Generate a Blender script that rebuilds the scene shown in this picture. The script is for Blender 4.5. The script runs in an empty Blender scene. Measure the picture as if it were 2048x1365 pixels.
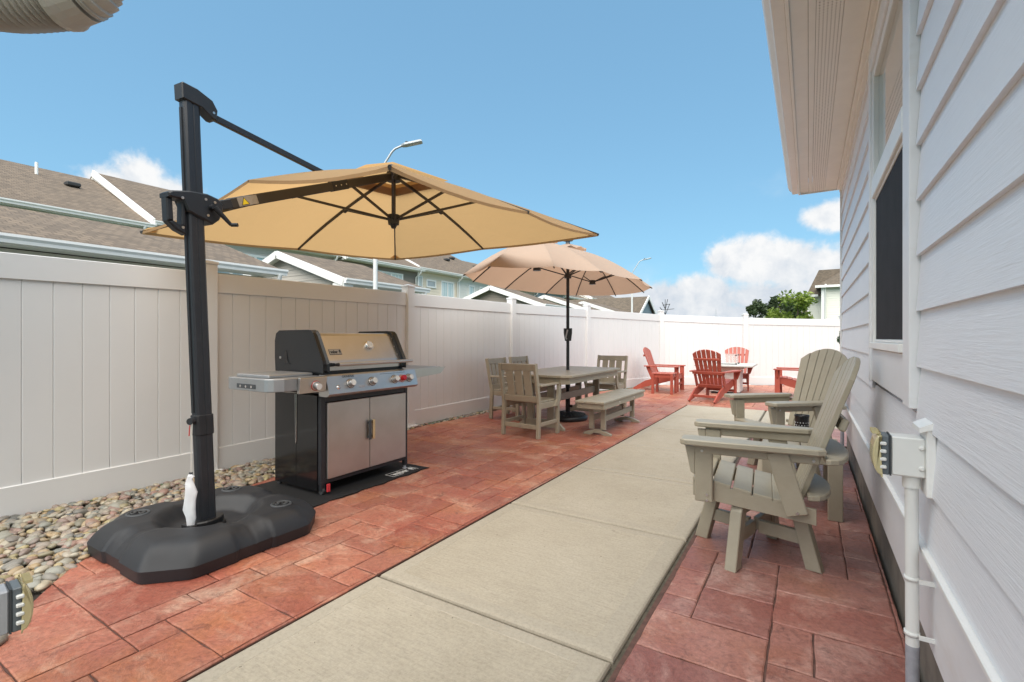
import bpy, bmesh, math, random
from mathutils import Matrix, Vector
R = math.radians
rng = random.Random(7)
scene = bpy.context.scene
COL = scene.collection

# ------------------------------------------------------------------ camera
cam_d = bpy.data.cameras.new('camera')
cam_d.sensor_width = 36.0
cam_d.lens = 36.0 * 961.0 / 2048.0
cam_d.shift_y = -(682.5 - 677.0) / 2048.0
cam_d.clip_start = 0.02
cam_d.clip_end = 2000
cam = bpy.data.objects.new('camera', cam_d)
YAW = math.atan(594 / 961.0)
cam.location = (0, 0, 1.22)
cam.rotation_euler = (R(90), 0, YAW)
COL.objects.link(cam)
scene.camera = cam

# ------------------------------------------------------------------ light
SUN_AZ, SUN_EL = R(164), R(60)          # azimuth from +Y clockwise
world = bpy.data.worlds.new('World')
scene.world = world
world.use_nodes = True
wn, wl = world.node_tree.nodes, world.node_tree.links
wn.clear()
SKY_STRENGTH = 0.0845


def build_world():
    out = wn.new('ShaderNodeOutputWorld')
    bg = wn.new('ShaderNodeBackground')
    bg.inputs['Strength'].default_value = SKY_STRENGTH
    sky = wn.new('ShaderNodeTexSky')
    sky.sky_type = 'NISHITA'
    sky.sun_disc = False
    sky.sun_elevation = SUN_EL
    sky.sun_rotation = SUN_AZ
    sky.air_density = 1.0
    sky.dust_density = 0.2
    sky.ozone_density = 0.7
    tc = wn.new('ShaderNodeTexCoord')

    def m(op, a, b=None, c=None):
        n = wn.new('ShaderNodeMath'); n.operation = op
        for i, x in enumerate((a, b, c)):
            if x is None: continue
            if isinstance(x, (int, float)): n.inputs[i].default_value = x
            else: wl.new(x, n.inputs[i])
        return n.outputs[0]
    sep = wn.new('ShaderNodeSeparateXYZ')
    wl.new(tc.outputs['Generated'], sep.inputs[0])
    az = m('ARCTAN2', sep.outputs[0], sep.outputs[1])
    el = m('ARCSINE', sep.outputs[2])

    def noise(scale, detail, rough, dist=0.0, off=(0, 0, 0), sc=(1, 1, 1)):
        mp = wn.new('ShaderNodeMapping')
        mp.inputs['Location'].default_value = off
        mp.inputs['Scale'].default_value = sc
        wl.new(tc.outputs['Generated'], mp.inputs[0])
        n = wn.new('ShaderNodeTexNoise')
        n.inputs['Scale'].default_value = scale
        n.inputs['Detail'].default_value = detail
        n.inputs['Roughness'].default_value = rough
        n.inputs['Distortion'].default_value = dist
        wl.new(mp.outputs[0], n.inputs['Vector'])
        return n.outputs['Fac']
    n1 = noise(9.0, 9, 0.62, 0.15)
    n2 = noise(26.0, 8, 0.6, 0.2, (3, 1, 2))
    n3 = noise(5.0, 6, 0.55, 0.0, (7, 4, 1), (1, 1, 1.6))
    # cumulus heaps: (azimuth deg from +Y to the right, elevation deg, half widths)
    heaps = [(-4.9, 7.9, 4.2, 2.7), (-1.4, 7.4, 4.0, 2.7), (-7.6, 8.0, 2.0, 2.0), (-2.5, 4.2, 8.5, 2.4), (1.9, 12.0, 2.8, 1.5),
             (3.5, 5.6, 5.0, 3.4), (-10.0, 4.8, 5.0, 2.2), (-14.5, 4.4, 5.6, 2.4), (-20, 3.8, 6.5, 1.8), (-8.0, 2.4, 16, 1.8),
             (-69.6, 14.9, 2.6, 2.4), (-67.6, 13.6, 3.4, 2.2), (-71.0, 13.4, 3.6, 2.4), (12, 7, 8, 3.4), (24, 9, 7, 3), (48, 7, 9, 3), (80, 10, 10, 4),
             (-95, 9, 9, 3), (-120, 12, 10, 4), (120, 8, 12, 3), (160, 12, 12, 4), (-160, 9, 12, 3)]
    cov = None
    low = None
    for a, e, wa, we in heaps:
        dx = m('DIVIDE', m('SUBTRACT', az, R(a)), R(wa))
        dy = m('DIVIDE', m('SUBTRACT', el, R(e)), R(we))
        q = m('SUBTRACT', 1.0, m('SQRT', m('ADD', m('MULTIPLY', dx, dx), m('MULTIPLY', dy, dy))))
        cov = q if cov is None else m('SMOOTH_MAX', cov, q, 0.25)
    den = m('ADD', cov, m('MULTIPLY', m('SUBTRACT', n1, 0.5), 1.55))
    den = m('ADD', den, m('MULTIPLY', m('SUBTRACT', n2, 0.5), 0.85))
    mr = wn.new('ShaderNodeMapRange'); mr.interpolation_type = 'SMOOTHSTEP'
    wl.new(den, mr.inputs['Value'])
    mr.inputs['From Min'].default_value = -0.20
    mr.inputs['From Max'].default_value = 0.36
    mask = mr.outputs[0]
    # thin haze wisps
    wmr = wn.new('ShaderNodeMapRange'); wmr.interpolation_type = 'SMOOTHSTEP'
    wl.new(m('SUBTRACT', n3, m('MULTIPLY', el, 0.55)), wmr.inputs['Value'])
    wmr.inputs['From Min'].default_value = 0.47
    wmr.inputs['From Max'].default_value = 0.78
    wmr.inputs['To Max'].default_value = 0.35
    mask = m('MAXIMUM', mask, wmr.outputs[0])
    # cloud brightness: puffy detail
    cr = wn.new('ShaderNodeValToRGB')
    cr.color_ramp.elements[0].position = 0.34
    cr.color_ramp.elements[0].color = (2.9, 3.25, 3.7, 1)
    cr.color_ramp.elements[1].position = 0.62
    cr.color_ramp.elements[1].color = (4.55, 4.58, 4.6, 1)
    shade = m('ADD', m('MULTIPLY', n2, 0.55), m('MULTIPLY', n1, 0.30))
    shade = m('ADD', shade, m('MULTIPLY', el, 0.75))
    wl.new(shade, cr.inputs[0])
    mix = wn.new('ShaderNodeMix'); mix.data_type = 'RGBA'
    wl.new(mask, mix.inputs['Factor'])
    gm = wn.new('ShaderNodeGamma'); gm.inputs['Gamma'].default_value = 0.42
    wl.new(sky.outputs[0], gm.inputs['Color'])
    tint = wn.new('ShaderNodeMix'); tint.data_type = 'RGBA'; tint.blend_type = 'MULTIPLY'
    tint.inputs['Factor'].default_value = 1.0
    wl.new(gm.outputs[0], tint.inputs[6])
    tint.inputs[7].default_value = (1.00, 1.69, 2.10, 1)
    wl.new(tint.outputs[2], mix.inputs[6])
    wl.new(cr.outputs[0], mix.inputs[7])
    wl.new(mix.outputs[2], bg.inputs['Color'])
    wl.new(bg.outputs[0], out.inputs[0])


build_world()
sun_d = bpy.data.lights.new('sun', 'SUN')
sun_d.energy = 3.0
sun_d.angle = R(88)
sun_d.color = (1.0, 0.92, 0.81)
sun = bpy.data.objects.new('sun', sun_d)
sv = Vector((math.sin(SUN_AZ) * math.cos(SUN_EL), math.cos(SUN_AZ) * math.cos(SUN_EL), math.sin(SUN_EL)))
sun.rotation_euler = sv.to_track_quat('Z', 'Y').to_euler()
sun.location = sv * 30
COL.objects.link(sun)
vs = scene.view_settings
vs.view_transform = 'Standard'
vs.look = 'None'
vs.gamma = 1.0
vs.exposure = 1.32
vs.use_curve_mapping = False
scene.render.engine = 'CYCLES'
scene.cycles.use_denoising = True
scene.cycles.max_bounces = 8
scene.cycles.diffuse_bounces = 4
scene.cycles.transparent_max_bounces = 8

# ------------------------------------------------------------------ materials
MATS = {}


class NT:
    """small node helper"""
    def __init__(self, name):
        self.mat = bpy.data.materials.new(name)
        self.mat.use_nodes = True
        self.n = self.mat.node_tree.nodes
        self.l = self.mat.node_tree.links
        self.p = self.n['Principled BSDF']
        self.tc = self.n.new('ShaderNodeTexCoord')
        MATS[name] = self.mat

    def link(self, a, b): self.l.new(a, b)

    def map(self, scale=(1, 1, 1), rot=(0, 0, 0), src='Object'):
        mp = self.n.new('ShaderNodeMapping')
        mp.inputs['Scale'].default_value = scale
        mp.inputs['Rotation'].default_value = rot
        self.link(self.tc.outputs[src], mp.inputs[0])
        return mp.outputs[0]

    def noise(self, scale, detail=4, rough=0.55, vec=None, dist=0):
        n = self.n.new('ShaderNodeTexNoise')
        n.inputs['Scale'].default_value = scale
        n.inputs['Detail'].default_value = detail
        n.inputs['Roughness'].default_value = rough
        n.inputs['Distortion'].default_value = dist
        self.link(vec if vec is not None else self.tc.outputs['Object'], n.inputs['Vector'])
        return n.outputs['Fac']

    def ramp(self, fac, stops):
        r = self.n.new('ShaderNodeValToRGB')
        e = r.color_ramp.elements
        while len(e) < len(stops): e.new(0.5)
        for el, (p, c) in zip(e, stops):
            el.position = p
            el.color = (c[0], c[1], c[2], 1) if not isinstance(c, (int, float)) else (c, c, c, 1)
        self.link(fac, r.inputs[0])
        return r.outputs[0]

    def mix(self, fac, a, b, mode='MIX'):
        x = self.n.new('ShaderNodeMix'); x.data_type = 'RGBA'; x.blend_type = mode
        for s, v in ((x.inputs['Factor'], fac), (x.inputs[6], a), (x.inputs[7], b)):
            if isinstance(v, (int, float)): s.default_value = v
            elif isinstance(v, tuple): s.default_value = (v[0], v[1], v[2], 1)
            else: self.link(v, s)
        return x.outputs[2]

    def math(self, op, a, b=None):
        n = self.n.new('ShaderNodeMath'); n.operation = op
        for i, x in enumerate((a, b)):
            if x is None: continue
            if isinstance(x, (int, float)): n.inputs[i].default_value = x
            else: self.link(x, n.inputs[i])
        return n.outputs[0]

    def color(self, c):
        if isinstance(c, tuple): self.p.inputs['Base Color'].default_value = (c[0], c[1], c[2], 1)
        else: self.link(c, self.p.inputs['Base Color'])

    def set(self, **k):
        names = {'rough': 'Roughness', 'metal': 'Metallic', 'spec': 'Specular IOR Level', 'coat': 'Coat Weight',
                 'coat_rough': 'Coat Roughness', 'trans': 'Transmission Weight', 'ior': 'IOR', 'alpha': 'Alpha'}
        for a, v in k.items():
            if isinstance(v, (int, float)): self.p.inputs[names[a]].default_value = v
            else: self.link(v, self.p.inputs[names[a]])
        return self

    def bump(self, h, strength=0.3, dist=0.01, prev=None):
        b = self.n.new('ShaderNodeBump')
        b.inputs['Strength'].default_value = strength
        b.inputs['Distance'].default_value = dist
        self.link(h, b.inputs['Height'])
        if prev is not None: self.link(prev, b.inputs['Normal'])
        self.link(b.outputs[0], self.p.inputs['Normal'])
        return b.outputs[0]

    def objrand(self):
        o = self.n.new('ShaderNodeObjectInfo')
        return o.outputs['Random']

    def attr(self, name):
        a = self.n.new('ShaderNodeAttribute'); a.attribute_name = name
        return a.outputs['Fac']


def simple(name, col, rough=0.5, metal=0.0, var=0.08, nscale=6.0, bump=0.0, bscale=60.0, bdist=0.002, **k):
    t = NT(name)
    n = t.noise(nscale, 5, 0.6)
    lo = tuple(c * (1 - var) for c in col); hi = tuple(min(1, c * (1 + var)) for c in col)
    t.color(t.ramp(n, [(0.3, lo), (0.7, hi)]))
    t.set(rough=rough, metal=metal, **k)
    if bump: t.bump(t.noise(bscale, 4, 0.6), bump, bdist)
    return t.mat


simple('vinyl', (0.735, 0.728, 0.718), 0.38, var=0.02, nscale=1.5, bump=0.03, bscale=3, bdist=0.01)
simple('white_trim', (0.82, 0.81, 0.78), 0.45, var=0.03)
simple('soffit_plain', (0.86, 0.84, 0.80), 0.6, var=0.03)
simple('pvc', (0.74, 0.74, 0.71), 0.35, var=0.04)
simple('pvc_grey', (0.33, 0.33, 0.36), 0.5, var=0.15, nscale=30)
simple('box_grey', (0.36, 0.37, 0.39), 0.45, var=0.06, nscale=14, bump=0.08, bscale=200)
simple('gasket_dark', (0.05, 0.055, 0.06), 0.6)
simple('slate_plastic', (0.13, 0.15, 0.165), 0.45)
simple('black_plastic', (0.017, 0.018, 0.021), 0.52, var=0.12, nscale=9, bump=0.14, bscale=700, bdist=0.001)
simple('black_frame', (0.022, 0.024, 0.029), 0.42, var=0.1, nscale=20)
simple('bronze_frame', (0.035, 0.030, 0.026), 0.4, var=0.1)
simple('black_enamel', (0.008, 0.008, 0.009), 0.12, var=0.1)
simple('lid_black', (0.010, 0.011, 0.013), 0.34, var=0.1, bump=0.1, bscale=900, bdist=0.0006)
simple('mat_black', (0.010, 0.010, 0.011), 0.75, var=0.2, nscale=30, bump=0.25, bscale=160, bdist=0.002)
simple('white_print', (0.7, 0.7, 0.68), 0.6)
simple('dark_print', (0.03, 0.03, 0.03), 0.5)
simple('red_plastic', (0.45, 0.012, 0.018), 0.3)
simple('tag_red', (0.65, 0.05, 0.06), 0.4)
simple('screw', (0.6, 0.6, 0.6), 0.3, metal=1.0)
simple('brass', (0.80, 0.66, 0.42), 0.28, metal=1.0)
simple('chrome', (0.72, 0.72, 0.72), 0.12, metal=1.0)
simple('galvanised', (0.42, 0.44, 0.45), 0.45, metal=0.6)
simple('lamp_pole', (0.68, 0.68, 0.66), 0.4, var=0.04)
simple('cast_iron', (0.014, 0.014, 0.015), 0.4, var=0.2, nscale=30)
simple('yellow_sticker', (0.8, 0.55, 0.02), 0.4)
simple('silver_sticker', (0.36, 0.33, 0.29), 0.35, metal=0.5, var=0.15, nscale=40)
simple('bag_white', (0.78, 0.78, 0.79), 0.35, var=0.04, bump=0.5, bscale=18, bdist=0.01)
simple('string', (0.7, 0.68, 0.62), 0.8)
simple('red_thread', (0.5, 0.03, 0.02), 0.6)
simple('trim_green', (0.04, 0.055, 0.06), 0.6)
simple('roof_vent', (0.03, 0.03, 0.03), 0.6)
simple('soil', (0.035, 0.028, 0.022), 0.95, var=0.4, nscale=40, bump=0.6, bscale=60, bdist=0.02)
simple('joint_dark', (0.11, 0.055, 0.042), 0.85, var=0.35, nscale=25, bump=0.4, bscale=200, bdist=0.003)
simple('bark', (0.09, 0.065, 0.045), 0.9, var=0.3, nscale=20)
simple('asphalt', (0.05, 0.05, 0.052), 0.9, var=0.2, nscale=3)
simple('grass', (0.06, 0.10, 0.03), 0.9, var=0.4, nscale=2)
simple('duct', (0.40, 0.38, 0.33), 0.45, var=0.06)
simple('firepit_top', (0.52, 0.51, 0.47), 0.6, var=0.10, nscale=20)
simple('firepit_base', (0.72, 0.70, 0.66), 0.6, var=0.06, nscale=20)
simple('lantern', (0.008, 0.008, 0.010), 0.25)
simple('lantern_holes', (0.45, 0.45, 0.45), 0.5)
simple('foundation', (0.20, 0.18, 0.15), 0.9, var=0.25, nscale=7, bump=0.4, bscale=90, bdist=0.004)

t = NT('hdpe_tan')
n = t.noise(3.0, 5, 0.6, t.map((3, 3, 3)))
g = t.noise(40.0, 3, 0.6, t.map((1, 1, 6)))
t.color(t.mix(t.math('MULTIPLY', g, 0.35), t.ramp(n, [(0.3, (0.355, 0.312, 0.232)), (0.7, (0.405, 0.362, 0.275))]), (0.27, 0.235, 0.175)))
t.set(rough=0.42)
t.bump(t.noise(260, 3, 0.6), 0.12, 0.001)
t = NT('hdpe_red')
n = t.noise(5.0, 5, 0.6)
t.color(t.ramp(n, [(0.3, (0.33, 0.068, 0.044)), (0.7, (0.41, 0.092, 0.060))]))
t.set(rough=0.42)
t.bump(t.noise(200, 3, 0.6), 0.12, 0.001)


def glass_mat(name, tint, rough=0.02, alpha=0.25):
    t = NT(name)
    t.color(tint)
    t.set(rough=rough, alpha=alpha, spec=0.8)
    return t.mat


glass_mat('clear_glass', (0.75, 0.85, 0.82), 0.02, 0.16)
glass_mat('cover_clear', (0.62, 0.54, 0.30), 0.18, 0.80)
t = NT('window_glass')           # glazing with a pale blind behind it
t.color(t.ramp(t.noise(2.0, 2), [(0.3, (0.20, 0.28, 0.30)), (0.7, (0.30, 0.38, 0.40))]))
t.set(rough=0.04, spec=1.0, coat=1.0, coat_rough=0.02)
t = NT('near_glass')
t.color((0.34, 0.40, 0.38)); t.set(rough=0.03, spec=1.0, coat=1.0, coat_rough=0.01)
t = NT('window_blind')
w = t.n.new('ShaderNodeTexWave'); w.bands_direction = 'Z'; w.inputs['Scale'].default_value = 9.0
t.link(t.tc.outputs['Object'], w.inputs['Vector'])
t.color(t.ramp(w.outputs['Fac'], [(0.2, (0.34, 0.47, 0.48)), (0.6, (0.52, 0.64, 0.65))]))
t.set(rough=0.06, spec=0.8, coat=0.8, coat_rough=0.02)
t = NT('insect_screen')
n = t.noise(7, 3)
t.color(t.ramp(n, [(0.3, (0.020, 0.019, 0.020)), (0.7, (0.030, 0.028, 0.030))])); t.set(rough=0.8, spec=0.2)
t.bump(t.noise(900, 1), 0.2, 0.001)


def steel(name, base, rough, scale):
    t = NT(name)
    br = t.noise(30.0, 3, 0.6, t.map(scale))
    sm = t.noise(3.5, 4, 0.6)
    t.color(t.ramp(sm, [(0.3, tuple(c * 0.86 for c in base)), (0.65, base)]))
    t.set(metal=1.0, rough=t.ramp(t.math('ADD', t.math('MULTIPLY', br, 0.5), t.math('MULTIPLY', sm, 0.5)), [(0.3, rough * 0.8), (0.7, rough * 1.25)]))
    t.bump(br, 0.05, 0.001)


steel('stainless', (0.62, 0.60, 0.575), 0.36, (1, 30, 30))
steel('stainless_door', (0.60, 0.575, 0.545), 0.42, (30, 30, 1))
steel('shelf_metal', (0.46, 0.47, 0.48), 0.50, (4, 4, 4))


def paver_mat(name, rnd_from, pal):
    red, salmon, dusty, dark, orange = pal
    t = NT(name)
    rnd = t.objrand() if rnd_from == 'obj' else t.attr('rnd')
    big = t.noise(0.9, 5, 0.65, dist=0.3)
    mid = t.noise(3.6, 8, 0.70, dist=0.6)
    blot = t.noise(8.5, 8, 0.72, dist=0.9)
    fine = t.noise(42, 7, 0.78)
    base = t.mix(t.ramp(big, [(0.36, 0.0), (0.64, 1.0)]), red, salmon)
    base = t.mix(t.ramp(t.noise(1.7, 4, 0.6, t.map((1, 1, 1), (0, 0, 1.1))), [(0.52, 0.0), (0.70, 0.75)]), base, orange)
    base = t.mix(t.ramp(mid, [(0.50, 0.0), (0.70, 0.85)]), base, dusty)
    base = t.mix(t.ramp(blot, [(0.30, 0.75), (0.44, 0.0)]), base, dark)
    base = t.mix(t.ramp(t.noise(2.3, 9, 0.74, t.map((1, 1, 1), (0, 0, 2.3)), 0.8), [(0.58, 0.0), (0.74, 0.55)]), base, tuple(min(0.7, c * 1.15) for c in dusty))
    base = t.mix(1.0, base, t.ramp(fine, [(0.28, 0.56), (0.5, 1.0), (0.72, 1.30)]), 'MULTIPLY')
    base = t.mix(1.0, base, t.ramp(rnd, [(0.0, (0.78, 0.74, 0.76)), (0.35, (1.0, 0.98, 0.95)), (0.7, (1.08, 1.12, 1.10)), (1.0, (0.88, 0.98, 1.02))]), 'MULTIPLY')
    t.color(base)
    t.set(rough=t.ramp(mid, [(0.3, 0.30), (0.70, 0.58)]), spec=0.45)
    slate = t.noise(4.5, 9, 0.68, dist=1.4)
    b1 = t.bump(slate, 0.75, 0.018)
    t.bump(fine, 0.35, 0.004, b1)


RED = ((0.335, 0.092, 0.060), (0.42, 0.168, 0.110), (0.54, 0.325, 0.235), (0.145, 0.054, 0.040), (0.43, 0.158, 0.070))
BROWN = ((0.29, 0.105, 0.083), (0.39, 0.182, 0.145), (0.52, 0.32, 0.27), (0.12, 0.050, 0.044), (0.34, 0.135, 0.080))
paver_mat('paver', 'obj', RED)
paver_mat('paver_far', 'attr', RED)
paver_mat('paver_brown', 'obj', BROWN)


def pebble_mat(name, rnd_from):
    t = NT(name)
    rnd = t.objrand() if rnd_from == 'obj' else t.attr('rnd')
    base = t.ramp(rnd, [(0.0, (0.20, 0.18, 0.15)), (0.11, (0.36, 0.25, 0.13)), (0.22, (0.46, 0.41, 0.31)), (0.33, (0.15, 0.165, 0.155)),
                        (0.44, (0.29, 0.165, 0.135)), (0.54, (0.40, 0.33, 0.16)), (0.64, (0.075, 0.088, 0.098)), (0.74, (0.43, 0.37, 0.29)), (0.84, (0.21, 0.135, 0.12)), (0.92, (0.30, 0.28, 0.23)), (1.0, (0.24, 0.25, 0.22))])
    v = t.noise(28, 6, 0.6)
    base = t.mix(t.ramp(v, [(0.42, 0.0), (0.75, 0.40)]), base, (0.48, 0.42, 0.32))
    base = t.mix(t.ramp(t.noise(70, 4, 0.7), [(0.3, 0.5), (0.5, 0.0)]), base, (0.09, 0.075, 0.06))
    t.color(base)
    t.set(rough=0.42)
    t.bump(t.noise(60, 4), 0.15, 0.003)


pebble_mat('pebble', 'obj')
pebble_mat('pebble_far', 'attr')

t = NT('concrete')
n1 = t.noise(1.1, 9, 0.72, dist=0.3); n2 = t.noise(75, 6, 0.80); br = t.noise(14, 6, 0.75, t.map((0.6, 6, 1)))
c = t.ramp(n1, [(0.25, (0.355, 0.303, 0.225)), (0.5, (0.410, 0.356, 0.272)), (0.75, (0.455, 0.400, 0.315))])
c = t.mix(1.0, c, t.ramp(n2, [(0.30, 0.78), (0.5, 1.0), (0.70, 1.12)]), 'MULTIPLY')
c = t.mix(1.0, c, t.ramp(br, [(0.30, 0.86), (0.5, 1.0), (0.70, 1.08)]), 'MULTIPLY')
c = t.mix(t.ramp(t.noise(2.6, 5, 0.7), [(0.60, 0.0), (0.78, 0.35)]), c, (0.28, 0.24, 0.17))
sp = t.noise(30, 3, 0.6)
c = t.mix(t.ramp(sp, [(0.255, 0.85), (0.285, 0.0)]), c, (0.10, 0.085, 0.06))
t.color(c); t.set(rough=0.88)
b1 = t.bump(br, 0.45, 0.005); t.bump(n2, 0.3, 0.002, b1)
t = NT('concrete_smooth')
n1 = t.noise(1.6, 9, 0.70); n2 = t.noise(70, 5, 0.78)
c = t.ramp(n1, [(0.25, (0.365, 0.315, 0.240)), (0.75, (0.425, 0.375, 0.295))])
c = t.mix(1.0, c, t.ramp(n2, [(0.30, 0.80), (0.5, 1.0), (0.70, 1.10)]), 'MULTIPLY')
c = t.mix(t.ramp(t.noise(3.2, 6, 0.7), [(0.58, 0.0), (0.78, 0.4)]), c, (0.27, 0.235, 0.175))
t.color(c); t.set(rough=0.8); t.bump(n2, 0.12, 0.001)
t = NT('mortar_edge')
n1 = t.noise(30, 6, 0.65)
t.color(t.ramp(n1, [(0.3, (0.065, 0.056, 0.04)), (0.7, (0.14, 0.12, 0.085))])); t.set(rough=0.9); t.bump(n1, 0.5, 0.006)

t = NT('siding')                 # fibre cement plank with pressed cedar grain
rnd = t.objrand()
comb = t.n.new('ShaderNodeCombineXYZ')
t.link(t.math('MULTIPLY', rnd, 40.0), comb.inputs[1]); t.link(t.math('MULTIPLY', rnd, 25.0), comb.inputs[2])


def shifted(scale):
    va = t.n.new('ShaderNodeVectorMath'); va.operation = 'ADD'
    t.link(t.map(scale), va.inputs[0]); t.link(comb.outputs[0], va.inputs[1])
    return va.outputs[0]


warp = t.noise(1.0, 3, 0.5, shifted((0.2, 1.6, 9)))
gv = t.n.new('ShaderNodeVectorMath'); gv.operation = 'MULTIPLY_ADD'
cw = t.n.new('ShaderNodeCombineXYZ'); t.link(t.math('MULTIPLY', warp, 0.12), cw.inputs[2])
t.link(shifted((0.3, 0.7, 16)), gv.inputs[0]); gv.inputs[1].default_value = (1, 1, 1); t.link(cw.outputs[0], gv.inputs[2])
g1 = t.noise(7.0, 5, 0.62, gv.outputs[0], 0.3)
g2 = t.noise(18.0, 3, 0.6, gv.outputs[0])
n1 = t.noise(1.5, 4, 0.6); n2 = t.noise(7, 6, 0.7, t.map((1, 0.5, 5)))
c = t.ramp(n1, [(0.3, (0.775, 0.785, 0.815)), (0.7, (0.815, 0.822, 0.845))])
c = t.mix(t.ramp(n2, [(0.58, 0.0), (0.85, 0.28)]), c, (0.60, 0.55, 0.49))
t.color(c); t.set(rough=0.48)
h = t.math('ADD', t.math('MULTIPLY', g1, 0.7), t.math('MULTIPLY', g2, 0.3))
h = t.math('MULTIPLY', h, t.ramp(t.noise(1.3, 3, 0.5, t.map((1, 1, 4))), [(0.3, 0.45), (0.6, 1.0)]))
t.bump(h, 0.55, 0.0045)

t = NT('house_panel')
n1 = t.noise(2.5, 5, 0.6)
c = t.ramp(n1, [(0.3, (0.76, 0.757, 0.76)), (0.7, (0.81, 0.807, 0.81))])
c = t.mix(t.ramp(t.noise(1.1, 5, 0.7, t.map((1, 1.2, 4))), [(0.55, 0.0), (0.8, 0.35)]), c, (0.55, 0.45, 0.34))
t.color(c); t.set(rough=0.5); t.bump(t.noise(60, 3), 0.06, 0.002)

t = NT('soffit_vent')            # perforated vinyl strip
vo = t.n.new('ShaderNodeTexVoronoi'); vo.inputs['Randomness'].default_value = 0.0; vo.inputs['Scale'].default_value = 52.0
t.link(t.tc.outputs['Object'], vo.inputs['Vector'])
sepx = t.n.new('ShaderNodeSeparateXYZ'); t.link(t.tc.outputs['Object'], sepx.inputs[0])
fx = t.math('FRACT', t.math('MULTIPLY', sepx.outputs[0], 56.0)); fy = t.math('FRACT', t.math('MULTIPLY', sepx.outputs[1], 40.0))
dx = t.math('SUBTRACT', fx, 0.5); dy = t.math('SUBTRACT', fy, 0.5)
dd = t.math('SQRT', t.math('ADD', t.math('MULTIPLY', dx, dx), t.math('MULTIPLY', dy, dy)))
t.color(t.mix(t.math('LESS_THAN', dd, 0.20), (0.86, 0.84, 0.80), (0.26, 0.24, 0.22))); t.set(rough=0.6)


def fabric(name, col, trans, mixf=0.45):
    t = NT(name)
    weave = t.noise(420, 2, 0.5)
    var = t.noise(2.2, 4, 0.55)
    cc = t.mix(t.math('MULTIPLY', weave, 0.25), t.ramp(var, [(0.3, tuple(x * 0.94 for x in col)), (0.7, col)]), tuple(x * 0.78 for x in col))
    t.color(cc); t.set(rough=0.85, spec=0.2)
    b = t.bump(t.noise(6.0, 4, 0.55, t.map((1, 1, 1)), 0.4), 0.25, 0.02)
    tr = t.n.new('ShaderNodeBsdfTranslucent'); tr.inputs[0].default_value = (*trans, 1)
    t.link(b, tr.inputs['Normal'])
    mx = t.n.new('ShaderNodeMixShader'); mx.inputs[0].default_value = mixf
    out = t.n['Material Output']
    t.link(t.p.outputs[0], mx.inputs[1]); t.link(tr.outputs[0], mx.inputs[2]); t.link(mx.outputs[0], out.inputs[0])


fabric('canopy_tan', (0.45, 0.315, 0.172), (0.60, 0.375, 0.165), 0.52)
fabric('canopy_patch', (0.42, 0.28, 0.15), (0.45, 0.26, 0.11), 0.40)
fabric('canopy_rose', (0.56, 0.435, 0.345), (0.58, 0.36, 0.235), 0.40)


def shingle(name, base, axis):
    t = NT(name)
    br = t.n.new('ShaderNodeTexBrick')
    # roof planes are mapped by (along eave, height): use world y and z*2.4
    sx = t.n.new('ShaderNodeSeparateXYZ'); t.link(t.tc.outputs['Object'], sx.inputs[0])
    cb = t.n.new('ShaderNodeCombineXYZ')
    t.link(sx.outputs[1 if axis == 'y' else 0], cb.inputs[0])
    t.link(t.math('MULTIPLY', sx.outputs[2], 2.3), cb.inputs[1])
    t.link(cb.outputs[0], br.inputs['Vector'])
    br.inputs['Scale'].default_value = 1.0
    br.inputs['Brick Width'].default_value = 0.17
    br.inputs['Row Height'].default_value = 0.14
    br.inputs['Mortar Size'].default_value = 0.012
    br.inputs['Mortar Smooth'].default_value = 0.6
    br.inputs['Bias'].default_value = 0.0
    br.inputs['Color1'].default_value = (base[0] * 0.66, base[1] * 0.66, base[2] * 0.66, 1)
    br.inputs['Color2'].default_value = (base[0] * 1.3, base[1] * 1.28, base[2] * 1.22, 1)
    br.inputs['Mortar'].default_value = (base[0] * 0.42, base[1] * 0.42, base[2] * 0.42, 1)
    n = t.noise(2.2, 5, 0.7); f = t.noise(60, 4, 0.7)
    c = t.mix(t.ramp(n, [(0.3, 0.0), (0.75, 0.5)]), br.outputs['Color'], tuple(x * 1.1 for x in base))
    c = t.mix(t.ramp(f, [(0.3, 0.4), (0.6, 0.0)]), c, tuple(x * 0.6 for x in base))
    t.color(c); t.set(rough=0.92)
    t.bump(br.outputs['Fac'], 0.5, 0.02)


shingle('shingle', (0.160, 0.122, 0.090), 'y')
shingle('shingle_far', (0.135, 0.107, 0.080), 'x')


def lap(name, col):
    t = NT(name)
    sx = t.n.new('ShaderNodeSeparateXYZ'); t.link(t.tc.outputs['Object'], sx.inputs[0])
    fr = t.math('FRACT', t.math('MULTIPLY', sx.outputs[2], 1 / 0.18))
    n = t.noise(1.2, 4)
    c = t.ramp(n, [(0.3, tuple(x * 0.95 for x in col)), (0.7, tuple(min(1, x * 1.04) for x in col))])
    t.color(c); t.set(rough=0.6)
    t.bump(t.math('SUBTRACT', 1.0, fr), 1.0, 0.02)


LAPS = {'green': (0.075, 0.095, 0.095), 'grey': (0.56, 0.52, 0.46), 'dark': (0.24, 0.205, 0.17), 'beige': (0.76, 0.66, 0.52), 'blue': (0.70, 0.69, 0.63),
        'slate': (0.17, 0.225, 0.26), 'pale': (0.72, 0.71, 0.63), 'taupe': (0.27, 0.232, 0.19), 'cream': (0.66, 0.63, 0.55), 'steelblue': (0.33, 0.40, 0.44)}
for k_, c_ in LAPS.items(): lap('lap_' + k_, c_)


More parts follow.
